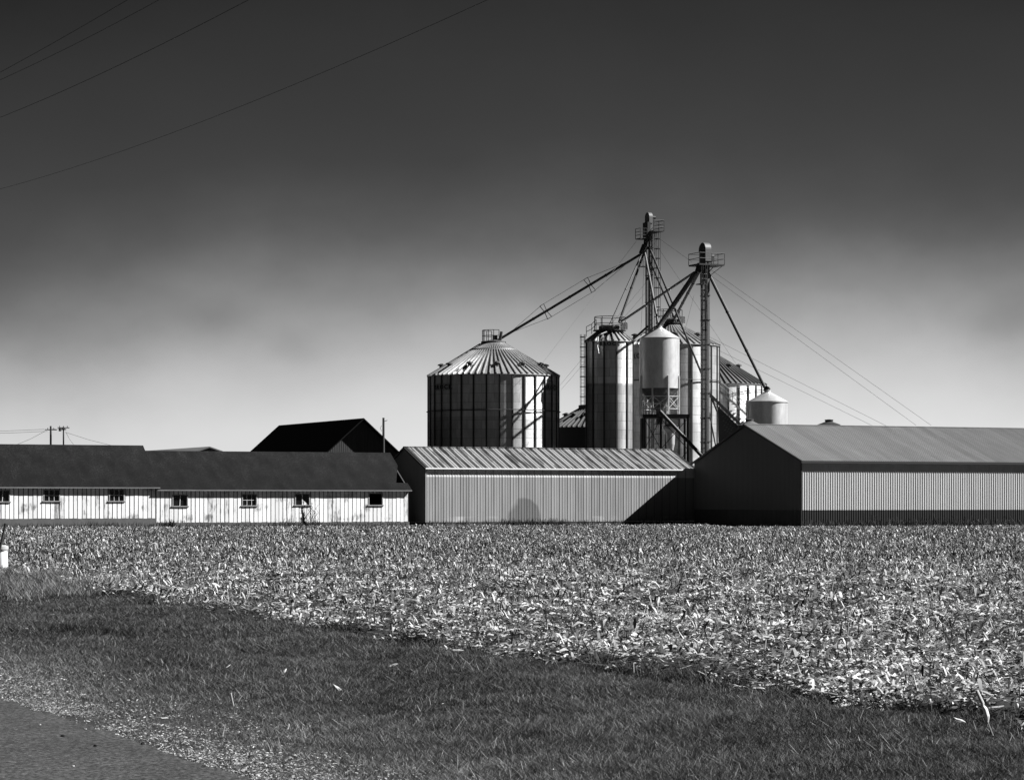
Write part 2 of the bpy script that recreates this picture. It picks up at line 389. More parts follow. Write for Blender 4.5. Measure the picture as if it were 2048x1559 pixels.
# gravelly shoulder bits and dead thatch
x, y = wedge_uniform(3800, 16.5, 50); p = pof(x, y); n = len(p)
m1 = (rng.random(n) < np.exp(-np.clip(p - 5.65, 0, 9) / .48) * np.clip(-.25 + 1.1 * lown(x, y, 1.6, 21) + .8 * lown(x, y, 6, 23), .05, 1.2)) & (p > 5.36 + .12 * lown(x, y, 5, 22)); x, y = x[m1], y[m1]; n = len(x)
pp = leaves(x, y, .008 + .03 * rng.random(n)**2, .005 + .009 * rng.random(n), rng.random(n) * .4, .02 + .03 * rng.random(n), .06 + .8 * rng.random(n)**1.6, .2)
o = kind(fast_mesh('shoulder_debris', pp[0], pp[1], M_resid, attr=pp[2]), 'stuff'); tag(o, 'pale dead thatch and grit along the asphalt edge', 'debris')

# corn residue
cp = []
def inside_field(x, y):
    lim = 166 - 0.0 + (x + 28) * .41                    # the building fronts recede to the right
    ok = (y < np.where(x < 15, lim + 6, 174 + (x - 22) * .45)) & (pof(x, y) > edge(x, y))
    return ok
for dens, y0, y1, L0, L1, w0, w1 in ((900, 20, 30, .03, .17, .010, .045), (560, 30, 45, .035, .20, .013, .050), (230, 45, 75, .05, .24, .022, .062), (60, 75, 120, .07, .26, .035, .075), (30, 120, 190, .08, .30, .05, .10)):
    x, y = wedge_uniform(dens, y0, y1); m1 = inside_field(x, y); x, y = x[m1], y[m1]
    cl = np.clip(lown(x, y, 1.1 if y0 < 75 else .45, 31) * .40 + lown(x, y, 3.5 if y0 < 75 else 1.4, 32) * .35 + lown(x, y, 11, 33) * .25, 0, 1); cl = np.clip((cl - .5) * 1.7 + .5, 0, 1)
    m1 = rng.random(len(x)) < np.clip(-.15 + 1.5 * cl, .10, 1); x, y, cl = x[m1], y[m1], cl[m1]; n = len(x)
    t_ = np.where(rng.random(n) < .25 + .40 * cl, .50 + .5 * rng.random(n), .16 * rng.random(n)) * (.65 + .5 * cl); t_ = np.clip(t_, 0, 1)
    up = (rng.random(n) < (.10 if y0 < 45 else .13 if y0 < 75 else .35))
    tilt = np.where(up, .4 + rng.random(n) * .8, rng.random(n) * .25)
    cp.append(leaves(x, y, L0 + (L1 - L0) * rng.random(n)**2.4, w0 + (w1 - w0) * rng.random(n), tilt, .01 + .07 * rng.random(n), t_, .35))
# standing stubble in rows 0.76 m apart, running with the road
for dens, y0, y1, rr in ((3.0, 20, 45, .009), (2.5, 45, 66, .012), (6, 66, 80, .013), (9, 80, 130, .020), (8.0, 130, 190, .028)):
    x, y = wedge_uniform(dens, y0, y1); p = pof(x, y); t_ = tof(x, y)
    far = y0 >= 45
    p = np.where(p > 14, np.round(p / .76) * .76 + rng.standard_normal(len(p)) * .05, p)
    x = .9105 * p - .4135 * t_; y = .4135 * p + .9105 * t_
    m1 = inside_field(x, y); x, y = x[m1], y[m1]
    m1 = ((y > 48) | (rng.random(len(x)) < .55)) & (rng.random(len(x)) < .25 + 1.2 * lown(x, y, .5, 41)); x, y = x[m1], y[m1]; n = len(x)
    hh = .07 + .19 * rng.random(n); ln = .35 * hh
    cp.append(stalks(x, y, hh, rr * (.7 + .5 * rng.random(n)), rng.standard_normal(n) * ln, rng.standard_normal(n) * ln, np.where(rng.random(n) < .5, .06 * rng.random(n), .3 + .5 * rng.random(n))))
    k = 3 if far else 2                                   # ragged leaves hanging from the stubs
    xs = np.repeat(x, k) + rng.standard_normal(n * k) * .06; ys = np.repeat(y, k) + rng.standard_normal(n * k) * .06
    cp.append(leaves(xs, ys, (.07 + .13 * rng.random(n * k)), rr * (1.0 + 1.4 * rng.random(n * k)), .5 + .9 * rng.random(n * k), .02 + .08 * rng.random(n * k), np.where(rng.random(n * k) < .55, .10 * rng.random(n * k), .3 + .6 * rng.random(n * k)), .4))
# lying stalk pieces
x, y = wedge_uniform(9, 20, 70); m1 = inside_field(x, y); x, y = x[m1], y[m1]; n = len(x); a = rng.random(n) * 6.28; l = .15 + .4 * rng.random(n)
cp.append(stalks(x, y, .03 + .05 * rng.random(n), np.full(n, .011), np.cos(a) * l, np.sin(a) * l, .3 + .6 * rng.random(n), .02))
v, q, tn = merge(cp)
o = kind(fast_mesh('corn_stubble', v, q, M_resid, attr=tn), 'stuff'); tag(o, 'pale broken corn stubble and shredded leaves covering the field', 'crop stubble')

# ------------------------------------------------------------------ long buildings
def rect_with_holes(mb, L, z0, z1, holes, y0, y1):
    xs = sorted({0, L, *[h[0] for h in holes], *[h[1] for h in holes]})
    for a, b in zip(xs[:-1], xs[1:]):
        h = [k for k in holes if k[0] <= a + 1e-6 and k[1] >= b - 1e-6]
        if h: mb.box(a, b, y0, y1, z0, h[0][2]); mb.box(a, b, y0, y1, h[0][3], z1)
        else: mb.box(a, b, y0, y1, z0, z1)
VPR = 1024 + F * F / 2224.0
def u_at(px, px0, Y0):                                 # metres along a long wall from px0 (depth Y0) to px
    Y1 = Y0 * (VPR - px0) / (VPR - px); a = W(px0, HOR, Y0); b = W(px, HOR, Y1)
    return (b - a).dot(DW)
def shingle_mat():
    m = mat('dark_shingles', .05, .9, spec=.15); t = m.node_tree; b = t.nodes['Principled BSDF']
    co = N(t, 'ShaderNodeTexCoord'); s = N(t, 'ShaderNodeSeparateXYZ'); t.links.new(co.outputs['Object'], s.inputs[0])
    c = N(t, 'ShaderNodeCombineXYZ'); t.links.new(s.outputs[0], c.inputs[0]); t.links.new(M(t, 'MULTIPLY', s.outputs[2], 1.8), c.inputs[1])
    br = N(t, 'ShaderNodeTexBrick'); t.links.new(c.outputs[0], br.inputs[0]); br.inputs['Scale'].default_value = 1
    br.inputs['Brick Width'].default_value = .32; br.inputs['Row Height'].default_value = .15; br.inputs['Mortar Size'].default_value = .012
    br.inputs['Color1'].default_value = (1.2, 1.2, 1.2, 1); br.inputs['Color2'].default_value = (.75, .75, .75, 1); br.inputs['Mortar'].default_value = (.4, .4, .4, 1)
    n = N(t, 'ShaderNodeTexNoise'); n.inputs['Scale'].default_value = .9; n.inputs['Detail'].default_value = 6
    mp = N(t, 'ShaderNodeMapping'); mp.inputs['Scale'].default_value = (1.2, .5, 1); mp.inputs['Rotation'].default_value = (0, 0, .5)
    t.links.new(c.outputs[0], mp.inputs[0]); t.links.new(mp.outputs[0], n.inputs['Vector'])
    n3 = N(t, 'ShaderNodeTexNoise'); n3.inputs['Scale'].default_value = 9; t.links.new(c.outputs[0], n3.inputs['Vector'])
    sp = N(t, 'ShaderNodeSeparateColor'); t.links.new(br.outputs[0], sp.inputs[0])
    q = M(t, 'MULTIPLY', M(t, 'MAXIMUM', M(t, 'MULTIPLY_ADD', n.outputs[0], 3.6, -.85), .15), M(t, 'MAXIMUM', M(t, 'MULTIPLY_ADD', n3.outputs[0], 5.0, -1.5), .1))
    ridge = M(t, 'MULTIPLY_ADD', M(t, 'SUBTRACT', s.outputs[2], 3.0), .22, .75)    # paler towards the ridge
    value_out(t, M(t, 'MULTIPLY', M(t, 'MULTIPLY', sp.outputs[0], q), M(t, 'MULTIPLY', ridge, .0050)), b)
    return m
M_shingle = shingle_mat()

def barn(name, label, px0, px1, pxr, Yr, zf, ze, zr, halfw, wins, dead_vine=False, over_l=.1, over_r=.15, notch=False, group=None):
    """white board barn; pxr = reference px with depth Yr; front wall from px0 to px1"""
    def Yat(px): return Yr * (VPR - pxr) / (VPR - px)
    P0 = W(px0, HOR, Yat(px0)); P0.z = 0; L = u_at(px1, px0, Yat(px0))
    b = thing(name, label, 'barn', P0, TH, group)
    def pu(px): return u_at(px, px0, Yat(px0))
    holes = []
    for a, c, zt, zb, k in wins: holes.append((max(pu(a), .02), pu(c), zb, zt))
    mb = MB(); rect_with_holes(mb, L, zf, ze + .15, holes, .05, .15)
    mb.box(L - .1, L, .15, 2 * halfw, zf, ze + .15); mb.box(0, .1, .15, 2 * halfw, zf, ze + .15); mb.box(.1, L - .1, 2 * halfw - .1, 2 * halfw, zf, ze + .15)
    for xx in (.05, L - .05):                           # gable triangles
        mb.add([(xx-.05,.1,ze+.15),(xx-.05,2*halfw,ze+.15),(xx-.05,halfw,zr-.15),(xx+.05,.1,ze+.15),(xx+.05,2*halfw,ze+.15),(xx+.05,halfw,zr-.15)],
               [(0,1,2),(5,4,3),(0,3,4,1),(1,4,5,2),(2,5,3,0)])
    link('backing_wall', mb, M_weedwall, b)
    mb = MB(); x = 0.0; rs = random.Random(px0 + 5)
    while x < L - .05:                                   # front boards, butted with open weathered gaps
        w = .27 + rs.uniform(-.02, .03); x1 = min(x + w, L); g = x1 + .045 + rs.uniform(0, .03)
        dz = rs.uniform(0, .03); dy = rs.uniform(-.008, .008)
        hs = [h for h in holes if h[0] < x1 and h[1] > x]
        if hs:
            h = hs[0]
            if x < h[0] - .04: mb.box(x, h[0] - .01, .01 + dy, .045, zf + dz, ze + .12)
            if x1 > h[1] + .04: mb.box(h[1] + .01, x1, .01 + dy, .045, zf + dz, ze + .12)
            a, c = max(x, h[0] - .01), min(x1, h[1] + .01)
            if c - a > .03: mb.box(a, c, .012 + dy, .045, zf + dz, h[2] - .02); mb.box(a, c, .012 + dy, .045, h[3] + .02, ze + .12)
        else: mb.box(x, x1, .01 + dy, .045, zf + dz, ze + .12)
        x = g
    link('board_siding', mb, M_boards, b)
    mb = MB().box(-.01, L + .02, -.03, .2, -.3, zf); link('foundation', mb, M_conc, b)
    # roof: two thin slabs
    s = (zr - ze) / halfw; ov = .20; zE = ze + .02
    def rf(side):
        m = MB(); th = .10
        if side == 0:
            def q(x, d): return (x, -ov + d * (halfw + ov), zE + d * (zr - zE))
        else:
            def q(x, d): return (x, 2*halfw + ov - d * (halfw + ov), zE + d * (zr - zE))
        XL, XR = -over_l, L + over_r
        if notch and side == 0:
            # torn right-hand verge
            nx = 240; pts = [(XL, 0), (XR, 0), (XR - .04, .185), (XR - 1.0, .19), (XR, .66), (XR, 1.0), (XL, 1.0)]
        else: pts = [(XL, 0), (XR, 0), (XR, 1), (XL, 1)]
        vs = [q(*p) for p in pts]; n = len(vs); vs2 = [(a, c, z - th) for a, c, z in vs]
        f = [tuple(range(n)), tuple(range(2*n-1, n-1, -1))] + [(i, n + i, n + (i+1) % n, (i+1) % n) for i in range(n)]
        return m.add(vs + vs2, f)
    link('roof', rf(0), M_shingle, b); link('roof', rf(1), M_shingle, b)
    mb = MB().box(-over_l, L + over_r, -ov - .025, -ov - .003, zE - .10, zE - .01); link('fascia', mb, M_fascia, b)
    mb = MB().box(-over_l, L + over_r, -ov - .02, .0, zE - .19, zE - .15)
    for (x0, x1, zb, zt), wn in zip(holes, wins):
        style = wn[4]
        mb = MB(); fr = .05
        mb.box(x0 - .05, x0 + .03, -.02, .10, zb, zt); mb.box(x1 - .03, x1 + .05, -.02, .10, zb, zt)
        mb.box(x0 - .12, x1 + .12, -.06, .10, zb - .07, zb)
        mb.box(x0 - .05, x1 + .05, -.02, .10, zt, zt + .05)
        w = link('window', mb, M_winframe, b)
        if style == 'grid':
            m2 = MB(); 
            for k in (1, 2): xx = x0 + (x1 - x0) * k / 3; m2.box(xx - .014, xx + .014, .045, .07, zb, zt)
            m2.box(x0 + .03, x1 - .03, .044, .071, (zb + zt) / 2 - .014, (zb + zt) / 2 + .014)
            link('glazing_bars', m2, M_white2, w)
        elif style == 'post':
            m2 = MB(); xx = (x0 + x1) / 2; m2.bar((xx - .02, .06, zb), (xx + .03, .06, zt), .04); link('glazing_bars', m2, M_white2, w)
        elif style == 'rag':
            m2 = MB(); xx = (x0 + x1) / 2; m2.bar((xx, .06, zb), (xx, .06, zt), .04)
            m2.add([(xx, .05, zb), (xx + .45, .05, zb), (xx + .22, .05, zb + .25), (xx + .02, .05, zb + .38), (xx,.08,zb),(xx+.45,.08,zb),(xx+.22,.08,zb+.25),(xx+.02,.08,zb+.38)], [(0,1,2,3),(7,6,5,4),(0,4,5,1),(1,5,6,2),(2,6,7,3)])
            link('sash_remains', m2, M_white2, w)
        if style != 'open':
            link('pane', MB().box(x0 + .03, x1 - .03, .08, .09, zb, zt), M_glass, w)
    return b, L, holes

def boards_mat():
    m = mat('weathered_white_boards', .74, .65, spec=.2); t = m.node_tree; b = t.nodes['Principled BSDF']
    co = N(t, 'ShaderNodeTexCoord'); mp = N(t, 'ShaderNodeMapping'); mp.inputs['Scale'].default_value = (14, 1, 1.1)
    t.links.new(co.outputs['Object'], mp.inputs[0])
    n = N(t, 'ShaderNodeTexNoise'); n.inputs['Scale'].default_value = 1; n.inputs['Detail'].default_value = 8; n.inputs['Roughness'].default_value = .7
    t.links.new(mp.outputs[0], n.inputs['Vector'])
    n2 = N(t, 'ShaderNodeTexNoise'); n2.inputs['Scale'].default_value = .8; n2.inputs['Detail'].default_value = 3; t.links.new(co.outputs['Object'], n2.inputs['Vector'])
    g = N(t, 'ShaderNodeNewGeometry')
    thr = M(t, 'MULTIPLY_ADD', M(t, 'SUBTRACT', n2.outputs[0], .5), -.9, .618)
    thr = M(t, 'ADD', thr, M(t, 'MULTIPLY', g.outputs['Random Per Island'], -.09))
    peel = M(t, 'MULTIPLY', M(t, 'SUBTRACT', n.outputs[0], thr), 9, clamp=True)
    tone = M(t, 'MULTIPLY_ADD', g.outputs['Random Per Island'], -.22, .98)
    tone = M(t, 'MULTIPLY', tone, M(t, 'MULTIPLY_ADD', n.outputs[0], .3, .85))
    val = M(t, 'MULTIPLY', tone, M(t, 'MULTIPLY_ADD', peel, -.72, 1))
    value_out(t, val, b); return m
M_boards = boards_mat()
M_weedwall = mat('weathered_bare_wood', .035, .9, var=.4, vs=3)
M_winframe = mat('worn_window_frame', .30, .8, var=.6, vs=3)
M_fascia = mat('weathered_fascia', .16, .8, var=.4, vs=2)

YR = 194.5; PXR = 819.0
def Yb(px): return YR * (VPR - PXR) / (VPR - px)
def zz(py, px): return Z(py, Yb(px))
winsL = [(-8, 19, zz(981,10), zz(1002,10), 'post'), (88, 119, zz(980,100), zz(1001,100), 'grid'), (219, 248, zz(979,230), zz(1001,230), 'grid')]
winsM = [(346, 375, zz(990,360), zz(1011,360), 'post'), (485, 513, zz(989,500), zz(1010,500), 'grid'), (591, 619, zz(988,605), zz(1009,605), 'rag'), (738, 765, zz(987,750), zz(1009,750), 'open')]
barn('white_barn', 'long white board barn with taller dark roof at the left edge', -170, 312.5, PXR, YR, .63, 2.98, 6.26, 4.5, winsL, over_l=.1, over_r=.25)
barn('white_barn', 'white board barn with lower sagging dark roof and four windows', 313.2, 818, PXR, YR, .30, 2.80, 5.86, 4.5, winsM, over_l=-.02, over_r=.18, notch=True)

# grey ribbed shed in the middle
YS = 196.0; PS = 852.0
P0 = W(PS, HOR, YS); P0.z = 0; LS = u_at(1391, PS, YS); HW = 4.5; ZE = Z(936, YS); ZR = Z(895, YS + 4.1)
sh = thing('metal_shed', 'low grey ribbed metal shed with streaky stained roof, middle of the row', 'shed', P0, TH)
def blot_wall(t, s, co, val):
    ux = u_at(1050, PS, YS)
    dxx = M(t, 'DIVIDE', M(t, 'SUBTRACT', s.outputs[0], ux), 1.55); dz = M(t, 'DIVIDE', s.outputs[2], 2.15)
    r = M(t, 'SQRT', M(t, 'ADD', M(t, 'MULTIPLY', dxx, dxx), M(t, 'MULTIPLY', dz, dz)))
    n = N(t, 'ShaderNodeTexNoise'); n.inputs['Scale'].default_value = .8; t.links.new(co.outputs['Object'], n.inputs['Vector'])
    r = M(t, 'ADD', r, M(t, 'MULTIPLY', M(t, 'SUBTRACT', n.outputs[0], .5), .5))
    k = M(t, 'MULTIPLY', M(t, 'SUBTRACT', 1.05, r), 8, clamp=True)
    val = M(t, 'MULTIPLY', val, M(t, 'MULTIPLY_ADD', k, -.42, 1))
    lap = M(t, 'LESS_THAN', M(t, 'MODULO', s.outputs[0], .735), .06); val = M(t, 'MULTIPLY', val, M(t, 'MULTIPLY_ADD', lap, -.50, 1))
    # pale scuffs low down at the right
    n5 = N(t, 'ShaderNodeTexNoise'); n5.inputs['Scale'].default_value = .55; n5.inputs['Detail'].default_value = 5; t.links.new(co.outputs['Object'], n5.inputs['Vector'])
    sc = M(t, 'MULTIPLY', M(t, 'LESS_THAN', s.outputs[2], .7), M(t, 'MULTIPLY', M(t, 'SUBTRACT', n5.outputs[0], .55), 6, clamp=True))
    return M(t, 'MULTIPLY', val, M(t, 'MULTIPLY_ADD', sc, .6, 1))
M_shedwall = panel_mat('grey_ribbed_wall', .30, bands=((ZE - .68, 9, 2.3),), streak=.28, per=.735, pv=.09, blot=blot_wall)
def blot_roof(t, s, co, val):
    mp = N(t, 'ShaderNodeMapping'); mp.inputs['Scale'].default_value = (2.2, .30, .3); t.links.new(co.outputs['Object'], mp.inputs[0])
    n = N(t, 'ShaderNodeTexNoise'); n.inputs['Scale'].default_value = 1; n.inputs['Detail'].default_value = 4; t.links.new(mp.outputs[0], n.inputs['Vector'])
    k = M(t, 'MULTIPLY', M(t, 'SUBTRACT', n.outputs[0], .53), 14, clamp=True)
    lap = M(t, 'LESS_THAN', M(t, 'MODULO', s.outputs[0], .74), .19)
    val = M(t, 'MULTIPLY', val, M(t, 'MULTIPLY_ADD', k, -.62, 1))
    return M(t, 'MULTIPLY', val, M(t, 'MULTIPLY_ADD', lap, -.90, 1))
M_shedroof = panel_mat('streaky_tin_roof', .22, streak=.3, per=.74, pv=.16, blot=blot_roof)
M_shedend = panel_mat('grey_ribbed_end', .22, streak=.2, axis=1)
mb = MB().ribbed(LS, .245, lambda a, o, t: (a, -o, .25 if t == 0 else ZE), .014, .06); link('front_wall', mb, M_shedwall, sh)
mb = MB().ribbed(2*HW, .245, lambda a, o, t: (-o, 2*HW - a, .25 if t == 0 else ZE + (ZR - ZE) * (1 - abs(a - HW) / HW) - .03), .028, .07); link('end_wall', mb, M_shedend, sh)
mb = MB().box(.02, LS, 2*HW - .05, 2*HW, .25, ZE).box(LS - .04, LS - .003, .02, 2*HW - .05, .25, ZE); link('back_wall', mb, M_shedend, sh)
mb = MB().box(.03, LS - .02, .03, .25, -.3, .24).box(.03, .25, .25, 2*HW, -.3, .24); link('foundation', mb, M_conc, sh)
pitch = (ZR - ZE) / HW
def slope_fn(side, L, hw, ze, zr, ov, og):
    sl = Vector((0, (hw + ov), (zr - ze) * (hw + ov) / hw)); nv = Vector((0, -sl.z, sl.y)).normalized()
    z0 = ze - (zr - ze) * ov / hw
    def fn(a, o, t):
        y = -ov + t * (hw + ov); z = z0 + t * sl.z
        p = (a - og, y + nv.y * (o + .06), z + nv.z * (o + .06))
        return p if side == 0 else (p[0], 2 * hw - p[1], p[2])
    return fn
def steel_roof(L, hw, ze, zr, ov, og, sp, h, w, m, parent):
    for side in (0, 1):
        mb = MB().ribbed(L + 2 * og, sp, slope_fn(side, L, hw, ze, zr, ov, og), h, w)
        link('roof', mb, m, parent)
    mb = MB(); z0 = ze - (zr - ze) * ov / hw
    for y0, y1, a, c in ((-ov, hw, z0, zr), (2*hw + ov, hw, z0, zr)):
        for xx in (-og, L + og): link('rake_trim', MB().bar((xx, y0, a), (xx, y1, c), .06, .16), M_trimdark, parent)
    mb = MB(); mb.bar((-og, hw, zr + .09), (L + og, hw, zr + .09), .30, .05)
    link('ridge_cap', mb, m, parent)
steel_roof(LS, HW, ZE, ZR, .15, .12, .2467, .030, .05, M_shedroof, sh)
mb = MB().box(-.1, LS + .1, -.195, -.165, ZE - .06, ZE + .04); link('fascia', mb, M_trimwhite, sh)
mb = MB().box(-.05, .0, -.05, .06, .25, ZE - .1); link('corner_trim', mb, mat('corner_trim_grey', .45, .5), sh)

# big ribbed shed on the right
YB_ = 190.0; PB = 1603.0
P0 = W(PB, HOR, YB_); P0.z = 0; LB = 42.0; HB = 8.64; ZEB = Z(920, YB_); ZRB = Z(850, YB_ + 7.8)
big = thing('machine_shed', 'large ribbed metal shed with dark lower band and shade-toned gable end at right', 'shed', P0, TH)
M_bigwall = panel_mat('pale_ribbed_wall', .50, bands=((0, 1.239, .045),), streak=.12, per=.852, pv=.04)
M_bigend_shade = panel_mat('ribbed_gable_shaded', .12, bands=((0, 1.24, .3),), streak=.1, axis=1)  # same sheeting as the front wall, its shade put into a darker tone
M_bigroof = panel_mat('ribbed_steel_roof', .22, streak=.30, per=.9, pv=.10)
mb = MB().ribbed(LB, .213, lambda a, o, t: (a, -o, 1.24 if t == 0 else ZEB), .030, .05); link('front_wall', mb, M_bigwall, big)
mb = MB().ribbed(LB, .213, lambda a, o, t: (a, -o + .004, 0.0 if t == 0 else 1.238), .030, .05); link('wainscot', mb, M_bigwall, big)
mb = MB().ribbed(2*HB, .2, lambda a, o, t: (-o, 2*HB - a, 0 if t == 0 else ZEB + (ZRB - ZEB) * (1 - abs(a - HB) / HB) - .03), .03, .08); link('end_wall', mb, M_bigend_shade, big)
mb = MB().box(.02, LB, 2*HB - .05, 2*HB, 0, ZEB).box(LB - .05, LB - .003, .02, 2*HB - .05, 0, ZEB); link('back_wall', mb, M_bigend_shade, big)
steel_roof(LB, HB, ZEB, ZRB, .26, .2, .213, .04, .06, M_bigroof, big)
mb = MB().box(-.18, LB + .18, -.30, -.27, ZEB - .22, ZEB - .05); link('fascia', mb, M_trimdark, big)
mb = MB().box(-.055, .0, -.055, .06, 0, ZEB - .05); link('corner_trim', mb, M_trimdark, big)

# dark barn behind, ridge running back
def gable_back(name, label, pxa, pya, Y, z_e, hw, L, mroof, mgab, cat='barn'):
    """gable end faces the road side; apex at pixel (pxa, pya), depth Y"""
    A = W(pxa, pya, Y); zr = A.z; base = A - DW * hw; base.z = 0
    b = thing(name, label, cat, base, TH)
    mb = MB().ribbed(2*hw, .25, lambda a, o, t: (a, -o, 0 if t == 0 else z_e + (zr - z_e) * (1 - abs(a - hw) / hw) - .02), .02, .05); link('gable_wall', mb, mgab, b)
    mb = MB().box(0, .1, .01, L, 0, z_e).box(2*hw - .1, 2*hw, .01, L, 0, z_e).box(.1, 2*hw - .1, L - .1, L, 0, z_e)
    mb.add([(0,L,z_e),(2*hw,L,z_e),(hw,L,zr-.05)], [(0,1,2)]); link('side_walls', mb, mgab, b)
    for sgn in (-1, 1):
        mb = MB(); ov = .9; dz = (zr - z_e) / hw
        a = hw + sgn * (hw + ov); vs = []
        for y in (-.9, L + .3): vs += [(hw, y, zr + .05), (a, y, z_e - dz * ov + .05), (a, y, z_e - dz * ov - .10), (hw, y, zr - .10)]
        mb.add(vs, [(0,1,2,3),(7,6,5,4),(0,4,5,1),(1,5,6,2),(2,6,7,3)]); link('roof', mb, mroof, b)
    return b
M_blackroof = mat('black_barn_roof', .008, .9, var=.3, vs=1, spec=.05)
M_darkboard = mat('dark_barn_boards', .055, .9, var=.5, vs=1, stretch=(8, 8, .3), spec=.1)
gable_back('dark_barn', 'steep black roofed barn behind the lower white barn', 722, 837, 266, 4.2, 7.6, 27, M_blackroof, M_darkboard)
M_palerof = mat('grey_shed_roof', .10, .7, var=.2)
gable_back('distant_shed', 'small low pitched shed roof just showing left of the black barn', 415, 893.5, 300, 5.6, 9.0, 45, M_palerof, mat('grey_shed_boards', .16, .9, var=.4, vs=1, stretch=(8, 8, .3)), 'shed')

# ------------------------------------------------------------------ grain bins
def text_mesh(s, size, Rr, ang, z, name, m, parent):     # flat text bent round the bin wall
    cu = bpy.data.curves.new('t', 'FONT'); cu.body = s; cu.size = size; cu.align_x = 'CENTER'; cu.extrude = .008; cu.resolution_u = 2; cu.offset = .015; cu.space_character = 1.25
    to = bpy.data.objects.new('t', cu); C.objects.link(to)
    dg = bpy.context.evaluated_depsgraph_get(); me = bpy.data.meshes.new_from_object(to.evaluated_get(dg))
    bpy.data.objects.remove(to)
    for v in me.vertices:
        x, y, d = v.co; t = ang + x * 1.15 / Rr; v.co = ((Rr + d) * math.sin(t), -(Rr + d) * math.cos(t), z + y)
    me.materials.clear(); me.materials.append(m); o = bpy.data.objects.new(name, me); C.objects.link(o); o.parent = parent; return o
def rail(mb, pts, h=1.05, closed=False, r=.035, mids=1):
    n = len(pts); 
    for p in pts: mb.tube(p, Vector(p) + Vector((0,0,h)), r, 5)
    seg = list(zip(pts[:-1], pts[1:])) + ([(pts[-1], pts[0])] if closed else [])
    for a, b in seg:
        for k in range(mids + 1):
            dz = Vector((0, 0, h - k * h / (mids + 1))); mb.tube(Vector(a) + dz, Vector(b) + dz, r, 5)
    return mb
def ladder(parent, x, y, z0, z1, out=(0,-1), hoop=1.1, R0=.38, cage=True, name='ladder', m=None):
    m = m or M_darkmetal; o = Vector((out[0], out[1], 0)).normalized(); s = Vector((-o.y, o.x, 0)); c = Vector((x, y, 0))
    mb = MB()
    for k in (-1, 1): mb.bar(c + s * k * .2 + Vector((0,0,z0)), c + s * k * .2 + Vector((0,0,z1)), .05)
    z = z0 + .2
    while z < z1: mb.bar(c - s * .2 + Vector((0,0,z)), c + s * .2 + Vector((0,0,z)), .03); z += .4
    l = link(name, mb, m, parent)
    if cage:
        mb = MB(); cc = c + o * R0; angs = [i * math.pi / 4 for i in range(8)]
        def q(a, z): return cc + (o * math.cos(a) + s * math.sin(a)) * R0 + Vector((0,0,z))
        z = z0 + .4
        while z < z1:
            for a in angs: mb.bar(q(a, z), q(a + math.pi / 4, z), .03, .07)
            z += hoop
        for a in (-2.0, -1.2, -.4, .4, 1.2, 2.0): mb.bar(q(a, z0 + .4), q(a, z1), .03)
        link('ladder_cage', mb, m, parent)
    return l
